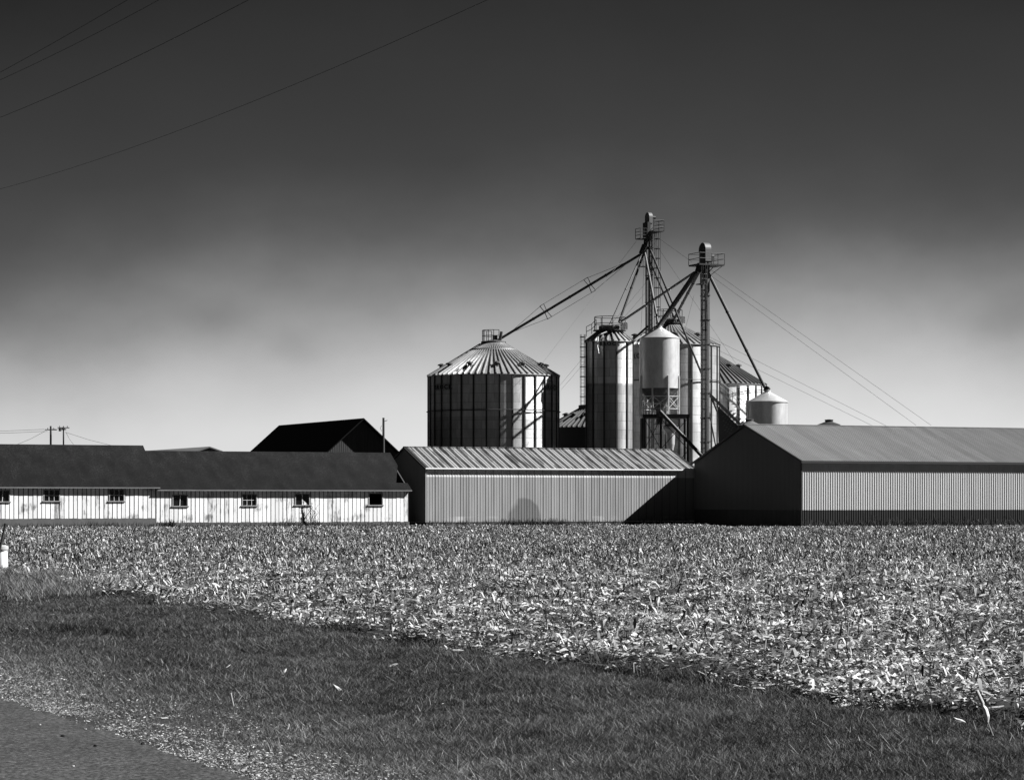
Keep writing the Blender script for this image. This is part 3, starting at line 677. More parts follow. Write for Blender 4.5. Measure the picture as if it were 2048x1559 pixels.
def grain_bin(name, label, px, Y, Rr, ze, zt, rc, nst, nrib, ring_z=None, zsplit=0, low=.75, v=.66, letters=(), vents=0, collar_h=.5, deck=True, wall_m=None, group=None, roofv=None, vrad=.80, eave_dark=True):
    P0 = Vector((X(px, Y), Y, 0)); b = thing(name, label, 'grain bin', P0, 0, group)
    wm = wall_m or sheet_mat('bin_sheets', v, Rr, zsplit, low)
    ks = int((ze - 6.0) / .107); prof = [(Rr, -.2), (Rr, 5.99)]
    for i in range(ks * 4 + 1): prof.append((Rr + .010 * math.sin(i * math.pi / 2), 6.0 + (ze - 6.0) * i / (ks * 4)))
    link('wall', MB().lathe(prof, 72), wm, b, smooth=True)
    rm = roofv or M_binroof
    mb = MB(); re = Rr + .14; zE = ze - .02
    mb.lathe([(re, zE - .05), (re, zE), (rc, zt)], nrib * 2)
    for i in range(nrib):                                # raised seams
        a = 2 * math.pi * (i + .5) / nrib; ca, sa = math.cos(a), math.sin(a)
        hr = .19; 
        for d0, d1 in ((0, 1),):
            p0 = Vector((re * ca, re * sa, zE + hr/2 - .02)); p1 = Vector((rc * ca, rc * sa, zt + hr/2 - .02)); mb.bar(p0, p1, .10, hr)
    link('roof', mb, rm, b)
    link('roof_collar', MB().lathe([(rc + .05, zt - .12), (rc + .05, zt + collar_h), (0.02, zt + collar_h + .25)], 32), M_grate if collar_h > .2 else rm, b)
    if nst:
        sm = MB().box(-.085, .085, -(Rr + .11), -(Rr - .01), 0, ze - .06)
        first = None
        for i in range(nst):
            a = 2 * math.pi * (i + .5) / nst
            if first is None: first = o = link('stiffener', sm, M_stiff, b)
            else: o = first.copy(); C.objects.link(o); o.parent = b
            o.rotation_euler = (0, 0, a)
    if ring_z:
        for z in ring_z: link('wind_ring', MB().lathe([(Rr + .16, z), (Rr + .24, z + .05), (Rr + .16, z + .10), (Rr + .12, z + .05), (Rr + .16, z)], 96), M_darkmetal, b)
    for s, size, ang, z in letters:
        hw_ = size * 2.1 / Rr; pm_ = MB(); k_ = 12
        for i in range(k_ + 1):
            a_ = ang - hw_ + 2 * hw_ * i / k_
            for q_, zz_ in ((Rr + .035, z - size * .18), (Rr + .035, z + size * .9)): pm_.v.append((q_ * math.sin(a_), -q_ * math.cos(a_), zz_))
        pm_.f = [(2*i, 2*i+2, 2*i+3, 2*i+1) for i in range(k_)]
        pl_ = link('name_plate', pm_, M_letters, b)
        text_mesh(s, size, Rr + .05, ang, z, 'lettering', M_dark, pl_)
    if vents:
        vm = MB(); vm.lathe([(.22, -.1), (.22, .28)], 12).lathe([(.42, .26), (.40, .38), (.05, .52)], 12).lathe([(.02, .26), (.42, .26)], 12)
        fv = None; sl = (zt - zE) / (re - rc)
        for i in range(vents):
            a = 2 * math.pi * (i + .13) / vents; rr = Rr * vrad
            if fv is None: fv = o = link('roof_vent', vm, M_vent, b)
            else: o = fv.copy(); C.objects.link(o); o.parent = b
            o.location = (rr * math.sin(a), -rr * math.cos(a), zE + (re - rr) * sl + .03); o.rotation_euler = (0, 0, a)
    return b
M_binroof = mat('galvanised_roof', .36, .48, metal=.7, var=.35, vs=.9)
M_binroofd = mat('dull_dark_roof', .10, .6, metal=.3, var=.3, vs=.9)
M_stiff = mat('dark_stiffener', .045, .5, metal=.3)
M_vent = mat('vent_dark', .06, .6)
def peak_rail(b, rr, z, n, h, name='peak_railing', a0=0, a1=2*math.pi, r=.04):
    pts = [Vector((rr * math.cos(a0 + (a1 - a0) * i / n), rr * math.sin(a0 + (a1 - a0) * i / n), z)) for i in range(n + (0 if a1 - a0 > 6.2 else 1))]
    link(name, rail(MB(), pts, h, a1 - a0 > 6.2, r), M_darkmetal, b)

# A big left bin
YA = 275.0; RA = 130.5 * YA / F
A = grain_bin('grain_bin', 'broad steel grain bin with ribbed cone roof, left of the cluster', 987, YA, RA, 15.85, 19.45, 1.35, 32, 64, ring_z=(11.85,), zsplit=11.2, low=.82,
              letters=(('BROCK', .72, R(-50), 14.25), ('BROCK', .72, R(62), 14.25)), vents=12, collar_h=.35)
link('ring_rib', MB().lathe([(2.6, 18.72), (2.75, 18.75), (2.6, 18.95)], 48), M_grate, A)
peak_rail(A, 1.25, 19.8, 7, 1.25, a0=R(100), a1=R(300))
link('spout_inlet', MB().tube((.7, -.3, 19.6), (.9, -.3, 20.9), .16, 10).box(-.1, .45, -.5, 0, 19.8, 20.5), M_darkmetal, A)
link('roof_ladder', MB().bar((-7.3, -.6, 16.0), (-1.5, -.2, 19.55), .08).bar((-7.3, -1.0, 16.0), (-1.5, -.6, 19.55), .08), M_darkmetal, A)
lp = MB().path([(6.2, -3.3, 14.9), (6.35, -3.6, 15.2), (5.6, -4.7, 15.2)], .05); link('temperature_cable', lp, M_darkmetal, A)
# B narrow bin
YB = 273.3; RB = 47.5 * YB / F
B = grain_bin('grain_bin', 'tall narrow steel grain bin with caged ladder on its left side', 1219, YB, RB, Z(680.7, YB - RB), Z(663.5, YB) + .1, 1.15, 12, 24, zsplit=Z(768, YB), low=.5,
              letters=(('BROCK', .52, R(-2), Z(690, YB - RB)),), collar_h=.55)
zb = Z(663.5, YB)
peak_rail(B, 1.75, zb + .15, 9, 1.5)
link('peak_platform', MB().lathe([(1.1, zb + .1), (1.85, zb + .1), (1.85, zb + .18), (1.1, zb + .18), (1.1, zb + .1)], 24), M_darkmetal, B)
link('fill_box', MB().box(1.2, 1.95, -1.3, -.5, zb + .15, zb + .95), M_pvc, B)
ladder(B, -RB - .35, -.2, Z(820, YB), Z(676, YB) + .4, (0, -1), 1.1, .32)
link('roof_stair_rail', rail(MB(), [Vector((-2.6, -.6, 20.2)), Vector((-2.0, -.6, 20.5)), Vector((-1.5, -.6, 21.0))], 1.1), M_darkmetal, B)
link('vent_pipe', MB().path([(-.4, -2.5, 20.6), (-1.35, -2.75, 20.2), (-1.45, -2.85, 19.0), (-1.3, -2.9, 18.2)], .07, 8), M_pvc, B)
# C wide tall bin behind
YC = 285.0; RC = 99.5 * YC / F
Cc = grain_bin('grain_bin', 'tall wide steel grain bin with seamed roof behind the smooth hopper tank', 1338.5, YC, RC, Z(692.7, YC), Z(649, YC), 1.0, 24, 48, ring_z=(Z(764, YC),), zsplit=0, v=.50,
               letters=(('BROCK', .72, R(-40), Z(716, YC - 4)),), vents=8, collar_h=.6, vrad=.7)
zc = Z(649, YC)
peak_rail(Cc, 1.5, zc + .2, 9, 1.5)
link('peak_platform', MB().lathe([(.9, zc + .1), (1.6, zc + .1), (1.6, zc + .2), (.9, zc + .2), (.9, zc + .1)], 24), M_darkmetal, Cc)
link('fill_box', MB().box(1.2, 1.8, -.6, .2, zc + .1, zc + .9), M_pvc, Cc)
# E right rear bin
YE = 300.0; RE = 119 * YE / F
E = grain_bin('grain_bin', 'broad bright bin with dark cone roof and curved outside stairs', 1412, YE, RE, Z(771, YE), Z(709, YE), 1.2, 32, 64, v=.85, vents=10, roofv=M_binroofd, vrad=.55)
st = MB(); hr = MB(); n = 16; pts = []
for i in range(n):
    a = R(6) + (R(50) - R(6)) * i / (n - 1); z = Z(785, YE) + (Z(868, YE) - Z(785, YE)) * i / (n - 1)
    for rr in (RE + .15,):
        p0 = Vector((rr * math.sin(a), -rr * math.cos(a), z)); p1 = Vector(((rr + .9) * math.sin(a), -(rr + .9) * math.cos(a), z)); st.bar(p0, p1, .32, .06)
    pts.append(p1)
for a, b_ in zip(pts[:-1], pts[1:]): st.bar(a - Vector((0,0,.1)), b_ - Vector((0,0,.1)), .05, .25)
link('stairs', st, M_grate, E); link('stair_rail', rail(MB(), pts[::2], 1.1), M_darkmetal, E)
link('eave_rail', rail(MB(), [Vector(((RE + .5) * math.sin(R(a)), -(RE + .5) * math.cos(R(a)), Z(783, YE))) for a in range(5, 85, 10)], .5, r=.03), M_grate, E)
# G low dark bin behind, between A and B
YG = 315.0
G = grain_bin('grain_bin', 'low dark bin roof peeking out between the broad bin and the narrow bin', 1192, YG, 100 * YG / F, Z(856, YG), Z(818, YG), 2.2, 0, 56, vents=14, roofv=M_binroofd, wall_m=M_stiff, vrad=.62)
# D smooth hopper tank on a frame
YD = 266.3; RD = 40 * YD / F; D0 = Vector((X(1319, YD), YD, 0))
D = thing('hopper_tank', 'smooth pale hopper tank raised on posts in front of the tall wide bin', 'tank', D0)
z_e, z_b, z_p = Z(674, YD - RD), Z(777, YD), Z(829, YD)
link('shell', MB().lathe([(RD, z_b), (RD, z_e)], 64), M_galv, D, smooth=True)
link('roof', MB().lathe([(RD + .06, z_e - .03), (RD + .06, z_e + .02), (.3, Z(655, YD)), (.3, Z(652, YD)), (.02, Z(651, YD))], 64), M_galv, D)
link('hopper_cone', MB().lathe([(RD, z_b), (.35, z_p + .4), (.35, z_p - 1.0)], 64), M_grate, D, smooth=True)
first = None
for i in range(8):
    a = R(22 + 45 * i); pb = MB().bar((RD * 1.03, 0, z_p), (RD * 1.03, 0, Z(752, YD)), .16)
    o = link('leg', pb, M_galv, D) if first is None else first.copy()
    if first is None: first = o
    else: C.objects.link(o); o.parent = D
    o.rotation_euler = (0, 0, a)
br = MB(); q = lambda i, z: Vector((RD * 1.03 * math.cos(R(22 + 45 * i)), RD * 1.03 * math.sin(R(22 + 45 * i)), z))
zt_ = Z(793, YD)
for i in range(8):
    br.bar(q(i, zt_), q(i+1, zt_), .07); br.bar(q(i, zt_), q(i+1, z_p + .6), .05); br.bar(q(i, z_p + .6), q(i+1, zt_), .05); br.bar(q(i, z_p + .6), q(i+1, z_p + .6), .07)
link('cross_bracing', br, M_galv, D)
link('filler_cap', MB().tube((0, 0, Z(653, YD)), (.0, 0, Z(645, YD)), .22, 12), M_galv, D)
# loading frame under it
x0, x1 = X(1283, YD) - D0.x, X(1376, YD) - D0.x
FR = thing('loading_frame', 'dark steel frame carrying the hopper tank above the truck lane', 'steel frame', D0)
pm = MB().box(x0, x1, -2.5, 2.5, z_p - .38, z_p - .02); link('platform', pm, M_darkmetal, FR)
link('edge_beam', MB().box(x0 + 1.5, x1 - .2, -2.56, -2.51, z_p - .28, z_p - .16), M_grate, FR)
link('platform_rail', rail(MB(), [Vector((x0 + .1, -2.4, z_p)), Vector((x0 + 1.2, -2.4, z_p)), Vector((x0 + 1.9, -2.4, z_p))], 1.1), M_grate, FR)
for xx in (x0 + .2, x1 - .2, 0):
    for yy in (-2.3, 2.3):
        if xx == 0 and yy > 0: continue
        link('post', MB().bar((xx, yy, 0), (xx, yy, z_p - .38), .24), M_darkmetal, FR)
cb = MB()
for k in range(3):
    za, zb2 = k * 3.5 + .5, k * 3.5 + 3.8
    for a, b_ in ((x0 + .2, 0), (0, x1 - .2)):
        cb.bar((a, -2.3, za), (b_, -2.3, zb2), .07); cb.bar((b_, -2.3, za), (a, -2.3, zb2), .07)
link('cross_bracing', cb, M_darkmetal, FR)
# small hopper under the frame
H0 = W(1341, HOR, YD - 1); H0.z = 0
hp = thing('discharge_hopper', 'small pale discharge hopper hanging under the dark loading frame', 'hopper', H0)
link('hopper_body', MB().lathe([(.25, Z(905, YD)), (.45, Z(888, YD)), (.50, Z(866, YD)), (.85, Z(858, YD)), (.85, Z(853, YD)), (.02, Z(845, YD))], 20), M_galv, hp)
link('spout', MB().tube((0, 0, 0.1), (0, 0, Z(905, YD)), .18, 10), M_darkmetal, hp)
# F small smooth bin at right
YF = 257.0; RF = 40 * YF / F
Fb = thing('small_grain_bin', 'small smooth shiny bin fed by the long right hand spout', 'grain bin', (X(1535, YF), YF, 0))
link('shell', MB().lathe([(RF, 0), (RF, Z(804, YF))], 64), M_galv, Fb, smooth=True)
link('roof', MB().lathe([(RF + .07, Z(805, YF)), (RF + .07, Z(803, YF)), (.35, Z(784, YF)), (.35, Z(780, YF)), (.02, Z(779, YF))], 64), M_galv, Fb)
link('ladder', MB().bar((-RF - .12, -.2, 1), (-RF - .12, -.2, Z(800, YF)), .05).bar((-RF - .12, .2, 1), (-RF - .12, .2, Z(800, YF)), .05), M_darkmetal, Fb)
link('inlet_elbow', MB().tube((-.25, 0, Z(783, YF)), (.1, 0, Z(774, YF)), .28, 12), M_darkmetal, Fb)
# two small roofs just above the big shed's ridge
for px, pt, pe, rr, Y, lab in ((1499, 838, 850, 1.1, 240, 'small conical bin top at the peak of the large shed'), (1658, 839, 849, 1.05, 232, 'small capped roof cone showing above the middle of the long ridge')):
    s_ = thing('feed_bin', lab, 'bin', (X(px, Y), Y, 0))
    link('shell', MB().lathe([(rr, 0), (rr, Z(pe, Y))], 32), M_darkmetal, s_, smooth=True)
    link('roof', MB().lathe([(rr + .08, Z(pe, Y)), (.35, Z(pt + 4, Y))], 16), M_grate if px < 1600 else M_darkmetal, s_)
    link('lid', MB().lathe([(.36, Z(pt + 4, Y)), (.42, Z(pt, Y)), (.02, Z(pt, Y) + .05)], 16), M_grate if px < 1600 else M_darkmetal, s_)

# ------------------------------------------------------------------ elevator legs
def leg(name, label, px, Y, zhead, ztopbox, zdist, ladder_side, zbase=0):
    return thing(name, label, 'grain elevator', (X(px, Y), Y, 0), TH)
# leg 1 (tall, rear)
Y1 = 277.0; s1 = Y1 / F
T1 = leg('elevator_leg', 'taller bucket elevator leg rising behind the hopper tank', 1297, Y1, 0, 0, 0, 1)
T1['category'] = 'grain elevator'
link('leg_trunk', MB().box(-.10, .30, -.48, -.12, 0, Z(447, Y1)), M_grate, T1)
link('leg_trunk', MB().box(-.10, .30, .22, .58, 0, Z(447, Y1)), M_grate, T1)
fl = MB(); z = 3
while z < Z(460, Y1): fl.box(-.14, .34, -.52, -.08, z, z + .07); fl.box(-.14, .34, .18, .62, z, z + .07); z += 3.05
link('flanges', fl, M_darkmetal, T1)
link('drive_housing', MB().box(-.42, -.05, -.6, .6, Z(474, Y1), Z(445, Y1)), M_darkmetal, T1)
hm = MB(); cy = Z(434, Y1); ra = 9.5 * s1
prof = [(0, cy - ra - .3)]
def dome(mb, xa, xb, cz, r, zlow, yc=0, n=14):
    ring = [(yc + r * math.cos(math.pi * i / n), cz + r * math.sin(math.pi * i / n)) for i in range(n + 1)]
    ring = [(yc + r, zlow)] + ring + [(yc - r, zlow)]; m_ = len(ring)
    vs = [(xa, a, b) for a, b in ring] + [(xb, a, b) for a, b in ring]
    return mb.add(vs, [tuple(range(m_)), tuple(range(2*m_ - 1, m_ - 1, -1))] + [(i, m_ + i, m_ + (i+1) % m_, (i+1) % m_) for i in range(m_)])
link('head_pulley_housing', dome(MB(), -.18, .26, Z(434.5, Y1), .55, Z(447, Y1)), M_grate, T1)
link('motor', MB().tube((.24, -.3, Z(435, Y1)), (.68, -.3, Z(435, Y1)), .19, 12).box(.24, .5, -.45, -.1, Z(444, Y1), Z(438, Y1)), M_darkmetal, T1)
zp = Z(463, Y1); link('platform', MB().box(-.2, 1.15, -1.6, .9, zp - .12, zp), M_darkmetal, T1)
link('platform_rail', rail(MB(), [Vector((-.2, -1.6, zp)), Vector((.5, -1.6, zp)), Vector((1.15, -1.6, zp)), Vector((1.15, -.3, zp)), Vector((1.15, .9, zp))], 1.15, mids=2), M_darkmetal, T1)
zp = Z(478, Y1); link('platform', MB().box(-1.45, -.5, -.8, .4, zp - .10, zp), M_darkmetal, T1)
link('platform_rail', rail(MB(), [Vector((-.6, -.8, zp)), Vector((-1.0, -.8, zp)), Vector((-1.45, -.8, zp)), Vector((-1.45, .4, zp))], 1.1, mids=2), M_darkmetal, T1)
link('discharge_chute', MB().tube((-.3, 0, Z(478, Y1)), (-.45, 0, Z(500, Y1)), .28, 8, .22).tube((-.4, 0, Z(492, Y1)), (-.95, 0, Z(508, Y1)), .42, 10, .28), M_darkmetal, T1)
ladder(T1, .52, -.40, 8, Z(464, Y1), (.8, -.5), 1.1, .36)
zp = Z(533, Y1); link('rest_platform', MB().box(-.95, -.3, -.5, .3, zp - .08, zp), M_darkmetal, T1); link('platform_rail', rail(MB(), [Vector((-.95, -.5, zp)), Vector((-.55, -.5, zp)), Vector((-.3, -.5, zp))], .95), M_darkmetal, T1)
# leg 2 (front, right)
Y2 = 261.8; s2 = Y2 / F
T2 = leg('elevator_leg', 'shorter bucket elevator leg with round pulley head and wide railed deck', 1407, Y2, 0, 0, 0, 1)
link('leg_trunk', MB().box(.0, .42, -.62, -.22, 0, Z(527, Y2)), M_grate, T2)
link('leg_trunk', MB().box(.0, .42, .25, .65, 0, Z(527, Y2)), M_grate, T2)
fl = MB(); z = 3
while z < Z(540, Y2): fl.box(-.05, .47, -.67, -.17, z, z + .08); fl.box(-.05, .47, .20, .70, z, z + .08); z += 2.6
link('flanges', fl, M_darkmetal, T2)
link('head_pulley_housing', dome(MB(), -.2, .50, Z(499, Y2), .72, Z(528, Y2), -.1), M_grate, T2)
link('head_side_disc', MB().tube((-.27, -.1, Z(500, Y2)), (-.2, -.1, Z(500, Y2)), .68, 20), M_darkmetal, T2)
link('motor', MB().tube((.52, -.3, Z(513, Y2)), (1.0, -.3, Z(513, Y2)), .3, 12).box(.5, .95, -.7, .1, Z(523, Y2), Z(518, Y2)), M_darkmetal, T2)
zp = Z(529, Y2); link('platform', MB().box(-1.15, 1.9, -1.2, 1.2, zp - .16, zp), M_darkmetal, T2)
rp_ = [Vector(p) for p in ((-1.15, -1.2, zp), (.35, -1.2, zp), (1.1, -1.2, zp), (1.9, -1.2, zp), (1.9, 1.2, zp), (.4, 1.2, zp), (-1.15, 1.2, zp))]
link('platform_rail', rail(MB(), rp_, 1.15, True, .035, 1), M_darkmetal, T2)
for sg in (-1, 1): link('platform_brace', MB().bar((1.8, sg * 1.1, zp - .1), (.5, sg * .6, Z(551, Y2)), .06), M_darkmetal, T2)
link('discharge_chute', MB().tube((-.3, 0, Z(530, Y2)), (-.75, 0, Z(545, Y2)), .45, 10, .30), M_darkmetal, T2)
ladder(T2, -.35, -.9, 5, Z(533, Y2), (-.5, -.8), 1.05, .34)
zp = Z(569, Y2); link('rest_platform', MB().box(-1.1, -.3, -1.3, -.3, zp - .1, zp), M_darkmetal, T2)
link('platform_rail', rail(MB(), [Vector((-1.1, -1.3, zp)), Vector((-.7, -1.3, zp)), Vector((-.3, -1.3, zp))], 1.0), M_darkmetal, T2)
link('platform_brace', MB().bar((-1.05, -1.2, zp - .1), (-.35, -.9, zp - 1.2), .05), M_darkmetal, T2)

# ------------------------------------------------------------------ spouts
def spout(label, a, b, r, m=M_spout, name='grain_spout', coll=True, group=None):
    a, b = Vector(a), Vector(b); mb = MB().tube(a, b, r, 10)
    if coll:
        L = (b - a).length; k = int(L / 4)
        for i in range(1, k): p = a.lerp(b, i / k); d = (b - a).normalized() * .06; mb.tube(p - d, p + d, r + .035, 10)
    return single(name, mb, m, label, 'grain spout', b, group)
D1 = W(1284, 507, Y1 - .5); D2 = W(1388, 545, Y2)
topA = W(994, 681, YA); topB = W(1222, 652, YB)
spout('long spout sloping down from taller leg to the broad left bin', D1, topA, .15)
spout('pale edged thin spout from taller leg to left side of narrow bin peak', D1, W(1219, 650, YB - .6), .09, M_spoutl)
spout('darker spout from taller leg to right side of narrow bin peak', D1 + Vector((.2, .3, 0)), W(1238, 644, YB + .5), .13)
spout('spout running from taller leg behind trunk to hopper tank peak', D1 + Vector((.3, -.6, 0)), W(1317, 651, YD), .12, M_spoutl)
spout('spout from taller leg down to peak of the wide tall bin', W(1300, 523, Y1 - 1.2), W(1352, 644, YC - 1), .10)
spout('longest steep pipe passing from taller leg down right in front of bins', W(1301, 500, Y1 - 1.0), W(1455, 872, 276), .12)
spout('spout crossing left from shorter leg to the narrow bin', D2, W(1244, 642, YB - .9), .13, M_spoutl)
spout('thick spout from shorter leg down to hopper tank peak', D2 + Vector((.1, -.2, 0)), W(1315, 654, YD - .3), .20)
spout('slim spout beside the thick one, from shorter leg towards hopper tank', D2 + Vector((.25, -.5, -.1)), W(1322, 652, YD + .2), .11, M_spoutl)
spout('spout from shorter leg to peak of the wide tall bin', D2 + Vector((.5, .2, 0)), W(1346, 642, YC - .8), .15)
spout('long right hand spout from shorter leg to the small smooth bin', W(1417, 547, Y2), W(1532, 779, YF), .17)
spout('short dark spout dropping behind narrow bin to its rear right', W(1296, 652, Y1), W(1262, 682, YB + 3), .12)
sp = spout('inclined auger tube with pale top edge leaving the loading frame', W(1320, 822, YD - 3.0), W(1404, 912, 262), .20, M_spout, 'grain_auger')
sp['category'] = 'auger'
sp = spout('thin steep brace pipe in front of the wide tall bin, low right', W(1418, 822, 268), W(1431, 890, 268), .08); 
cv = thing('conveyor', 'inclined covered conveyor running down right of the shorter leg', 'conveyor', W(1484, 852, 270))
o0 = W(1484, 852, 270); ca_, cb_ = W(1416, 785, 270) - o0, Vector((0, 0, 0))
link('conveyor_tube', MB().bar(ca_, cb_, .35, .3), M_spoutl, cv)
tr = MB(); off = Vector((0, 0, -1.0))
tr.bar(ca_ + off * .2, cb_ + off, .07)
for i in range(9):
    p = ca_.lerp(cb_, i / 8); q2 = (ca_ + off * .2).lerp(cb_ + off, min(1, (i + .5) / 8)); tr.bar(p, q2, .05)
link('truss', tr, M_darkmetal, cv)
hd = thing('conveyor_hood', 'dark slotted sheet hood below the inclined conveyor', 'hood', W(1455, 880, 271))
o0 = W(1455, 880, 271); hh_ = [W(1436, 812, 271) - o0, W(1478, 853, 271) - o0, W(1462, 872, 271) - o0, W(1448, 884, 271) - o0, W(1438, 884, 271) - o0]
vs = hh_ + [p + Vector((0, .9, 0)) for p in hh_]; link('sheet', MB().add(vs, [(0,1,2,3,4), (9,8,7,6,5)] + [(i, 5 + i, 5 + (i+1) % 5, (i+1) % 5) for i in range(5)]), M_darkmetal, hd)
sm_ = MB()
for r_ in range(4):
    for c_ in range(5):
        px, py = 1446 + c_ * 4.5 + r_ * 1.5, 832 + r_ * 9 + c_ * 3.4
        if py < 812 + (px - 1436) + 4: continue
        p = W(px, py, 270.9) - o0; sm_.bar(p - Vector((.09, 0, .04)), p + Vector((.09, 0, .04)), .05)
link('slots', sm_, M_grate, hd)

# cable truss on the long spout to bin A
ct = thing('spout_truss', 'cable truss with two cross frames bracing the long left spout', 'cable truss', W(1144, 590, YA))
o0 = W(1144, 590, YA); axis = (topA - D1); ax = axis.normalized(); side = ax.cross(Vector((0, 1, 0))).normalized()
if side.z < 0: side = -side
def on(px): 
    k = (px - 1284) / (994 - 1284); return D1 + axis * k
st1, st2 = on(1179), on(1091); hh = .85
for p in (st1, st2):
    mb = MB()
    for a_ in (-1, 1):
        for c_ in (-1, 1): mb.bar(p - o0 + ax * .25 * c_ * 0.6 + side * .1 * a_, p - o0 + side * hh * a_ + ax * .25 * c_ + Vector((0, .3 * c_, 0)), .06)
        mb.bar(p - o0 + side * hh * a_ - ax * .25, p - o0 + side * hh * a_ + ax * .25, .06)
    link('cross_frame', mb, M_darkmetal, ct)
for a_ in (-1, 1):
    pts = [on(1260) - o0, st1 + side * hh * a_ - o0, st2 + side * hh * a_ - o0, on(1018) - o0]
    link('cable', MB().path(pts, .022, 4), M_guy, ct)

# guy wires
guys = [((1273, 482, 277), (1080, 732, 268), 'guy wire from taller leg down left behind the broad bin'),
        ((1296, 560, 278), (1120, 770, 290), 'faint guy wire reaching between broad bin and narrow bin'),
        ((1300, 575, 278), (1122, 779, 292), 'lower faint guy wire between broad bin and narrow bin'),
        ((1314, 474, 277), (1384, 524, 266), 'guy wire tying the two elevator legs at the top'),
        ((1314, 492, 277), (1482, 742, 262), 'guy wire from taller leg down right past the wide bin'),
        ((1420, 538, 265), (1862, 850, 226), 'upper of two long guy wires over the large shed'),
        ((1420, 550, 265), (1832, 850, 229), 'lower of two long guy wires over the large shed'),
        ((1416, 672, 265), (1772, 851, 240), 'upper shallow guy wire over the large shed ridge'),
        ((1416, 690, 265), (1745, 851, 244), 'lower shallow guy wire over the large shed ridge'),
        ((1388, 590, 265), (1370, 660, 280), 'short guy wire left of the shorter leg'),
        ((1288, 530, 277), (1282, 660, 277), 'near vertical cable left of the taller trunk')]
for a, b_, lab in guys:
    a, b_ = W(*a), W(*b_); single('guy_wire', MB().tube(a, b_, .014, 4), M_guy, lab, 'guy wire', b_)

# ------------------------------------------------------------------ power lines
PL = 10.0
def road_pt(p, t, z): v = Vector((.9105 * p - .4135 * t, .4135 * p + .9105 * t, z)); return v
def fitwire(pts, p, aa=.00105):
    ts, zs = [], []
    for px, py in pts:
        k = (px - 1024) / F; t = p * (.9105 - k * .4135) / (.4135 + k * .9105); Yv = .4135 * p + .9105 * t
        ts.append(t); zs.append(EYE + (HOR - py) * Yv / F)
    # z = a t^2 + b t + c through the two end points with fixed sag
    (ta, za), (tb, zb_) = (ts[0], zs[0]), (ts[-1], zs[-1]); bb = ((za - zb_) - aa * (ta**2 - tb**2)) / (ta - tb); cc_ = za - aa * ta**2 - bb * ta
    return lambda t: aa * t * t + bb * t + cc_
wires = [([(0, 378), (975, 0)], 10.0, .00125, 'lowest and longest overhead wire crossing the sky'),
         ([(0, 235), (497, 0)], 10.0, .0012, 'second lowest overhead wire at top left'),
         ([(0, 160), (318, 0)], 10.35, .0012, 'third overhead wire, just under the topmost one'),
         ([(0, 145), (255, 0)], 9.75, .0008, 'topmost overhead wire in the upper left corner')]
PT = [66.0, -26.0]
for pts, p, aa, lab in wires:
    f = fitwire(pts, p, aa); ps = [road_pt(p, t, f(t)) for t in np.linspace(PT[1], PT[0], 60)]; wr = .0028 if 'lowest and' in lab else .0042
    single('overhead_wire', MB().path(ps, wr, 5), M_wire, lab, 'power line', ps[30])
def pole(label, base, h, r, arms=(), group=None):
    b = thing('utility_pole', label, 'utility pole', base, 0, group)
    link('pole', MB().tube((0, 0, -.3), (0, 0, h), r, 10, r * .75), M_wood, b)
    for z, l, ang, n in arms:
        d = Vector((math.cos(ang), math.sin(ang), 0)); a = link('crossarm', MB().bar(-d * l / 2 + Vector((0, 0, z)), d * l / 2 + Vector((0, 0, z)), .11, .13), M_wood, b)
        for i in range(n):
            p = d * l * ((i + .5) / n - .5); link('insulator', MB().lathe([(.05, z + .06), (.07, z + .12), (.04, z + .17), (.06, z + .24), (.01, z + .27)], 8, (p.x, p.y)), M_grate, a)
    return b
# far poles behind the left barn
Yp = 330.0; sp_ = Yp / F
p1 = pole('thicker utility pole of the pair above the left barn roof', W(101.5, HOR, Yp) - Vector((0, 0, 2)), Z(851.5, Yp), .17, ((Z(859, Yp), 1.6, R(20), 2),))
p2 = pole('thinner utility pole of the pair, with angled crossarm and transformer', W(127, HOR, Yp) - Vector((0, 0, 2)), Z(853, Yp), .13, ((Z(855, Yp), 1.6, R(25), 3), (Z(858.5, Yp), .9, R(-30), 2)))
link('transformer', MB().tube((-.45, -.1, Z(862, Yp)), (-.45, -.1, Z(856, Yp)), .18, 10), M_darkmetal, p2)
p3 = pole('bare utility pole standing before the black barn gable', W(767, HOR, 225) - Vector((0, 0, 2)), Z(835, 225), .14)
link('bracket', MB().bar((.1, 0, Z(842, 225)), (.35, 0, Z(840, 225)), .05).path([Vector((-.15, -.1, Z(850, 225))), Vector((-.3, -.1, Z(856, 225))), Vector((-.15, -.1, Z(862, 225)))], .015, 4), M_darkmetal, p3)
for a, b_, lab in (((-60, 861, 330), (88, 858, 330), 'far upper wire at the left edge above the barn roof'), ((-60, 865.5, 330), (95, 862, 330), 'far lower wire at the left edge above the barn roof'),
                   ((30, 890, 330), (90, 862, 330), 'service wire sloping down left from the thicker far pole'), ((131, 864, 330), (226, 891, 330), 'service wire sloping down right from the thinner far pole'),
                   ((131, 863, 330), (148, 890, 330), 'steep stay wire right of the thinner far pole'), ((101, 857, 330), (127, 856, 330), 'short wire slung between the paired far poles')):
    a, b_ = W(*a), W(*b_); mid = (a + b_) / 2 - Vector((0, 0, .12)); single('distant_wire', MB().path([a, mid, b_], .020, 4), M_wire, lab, 'power line', b_)

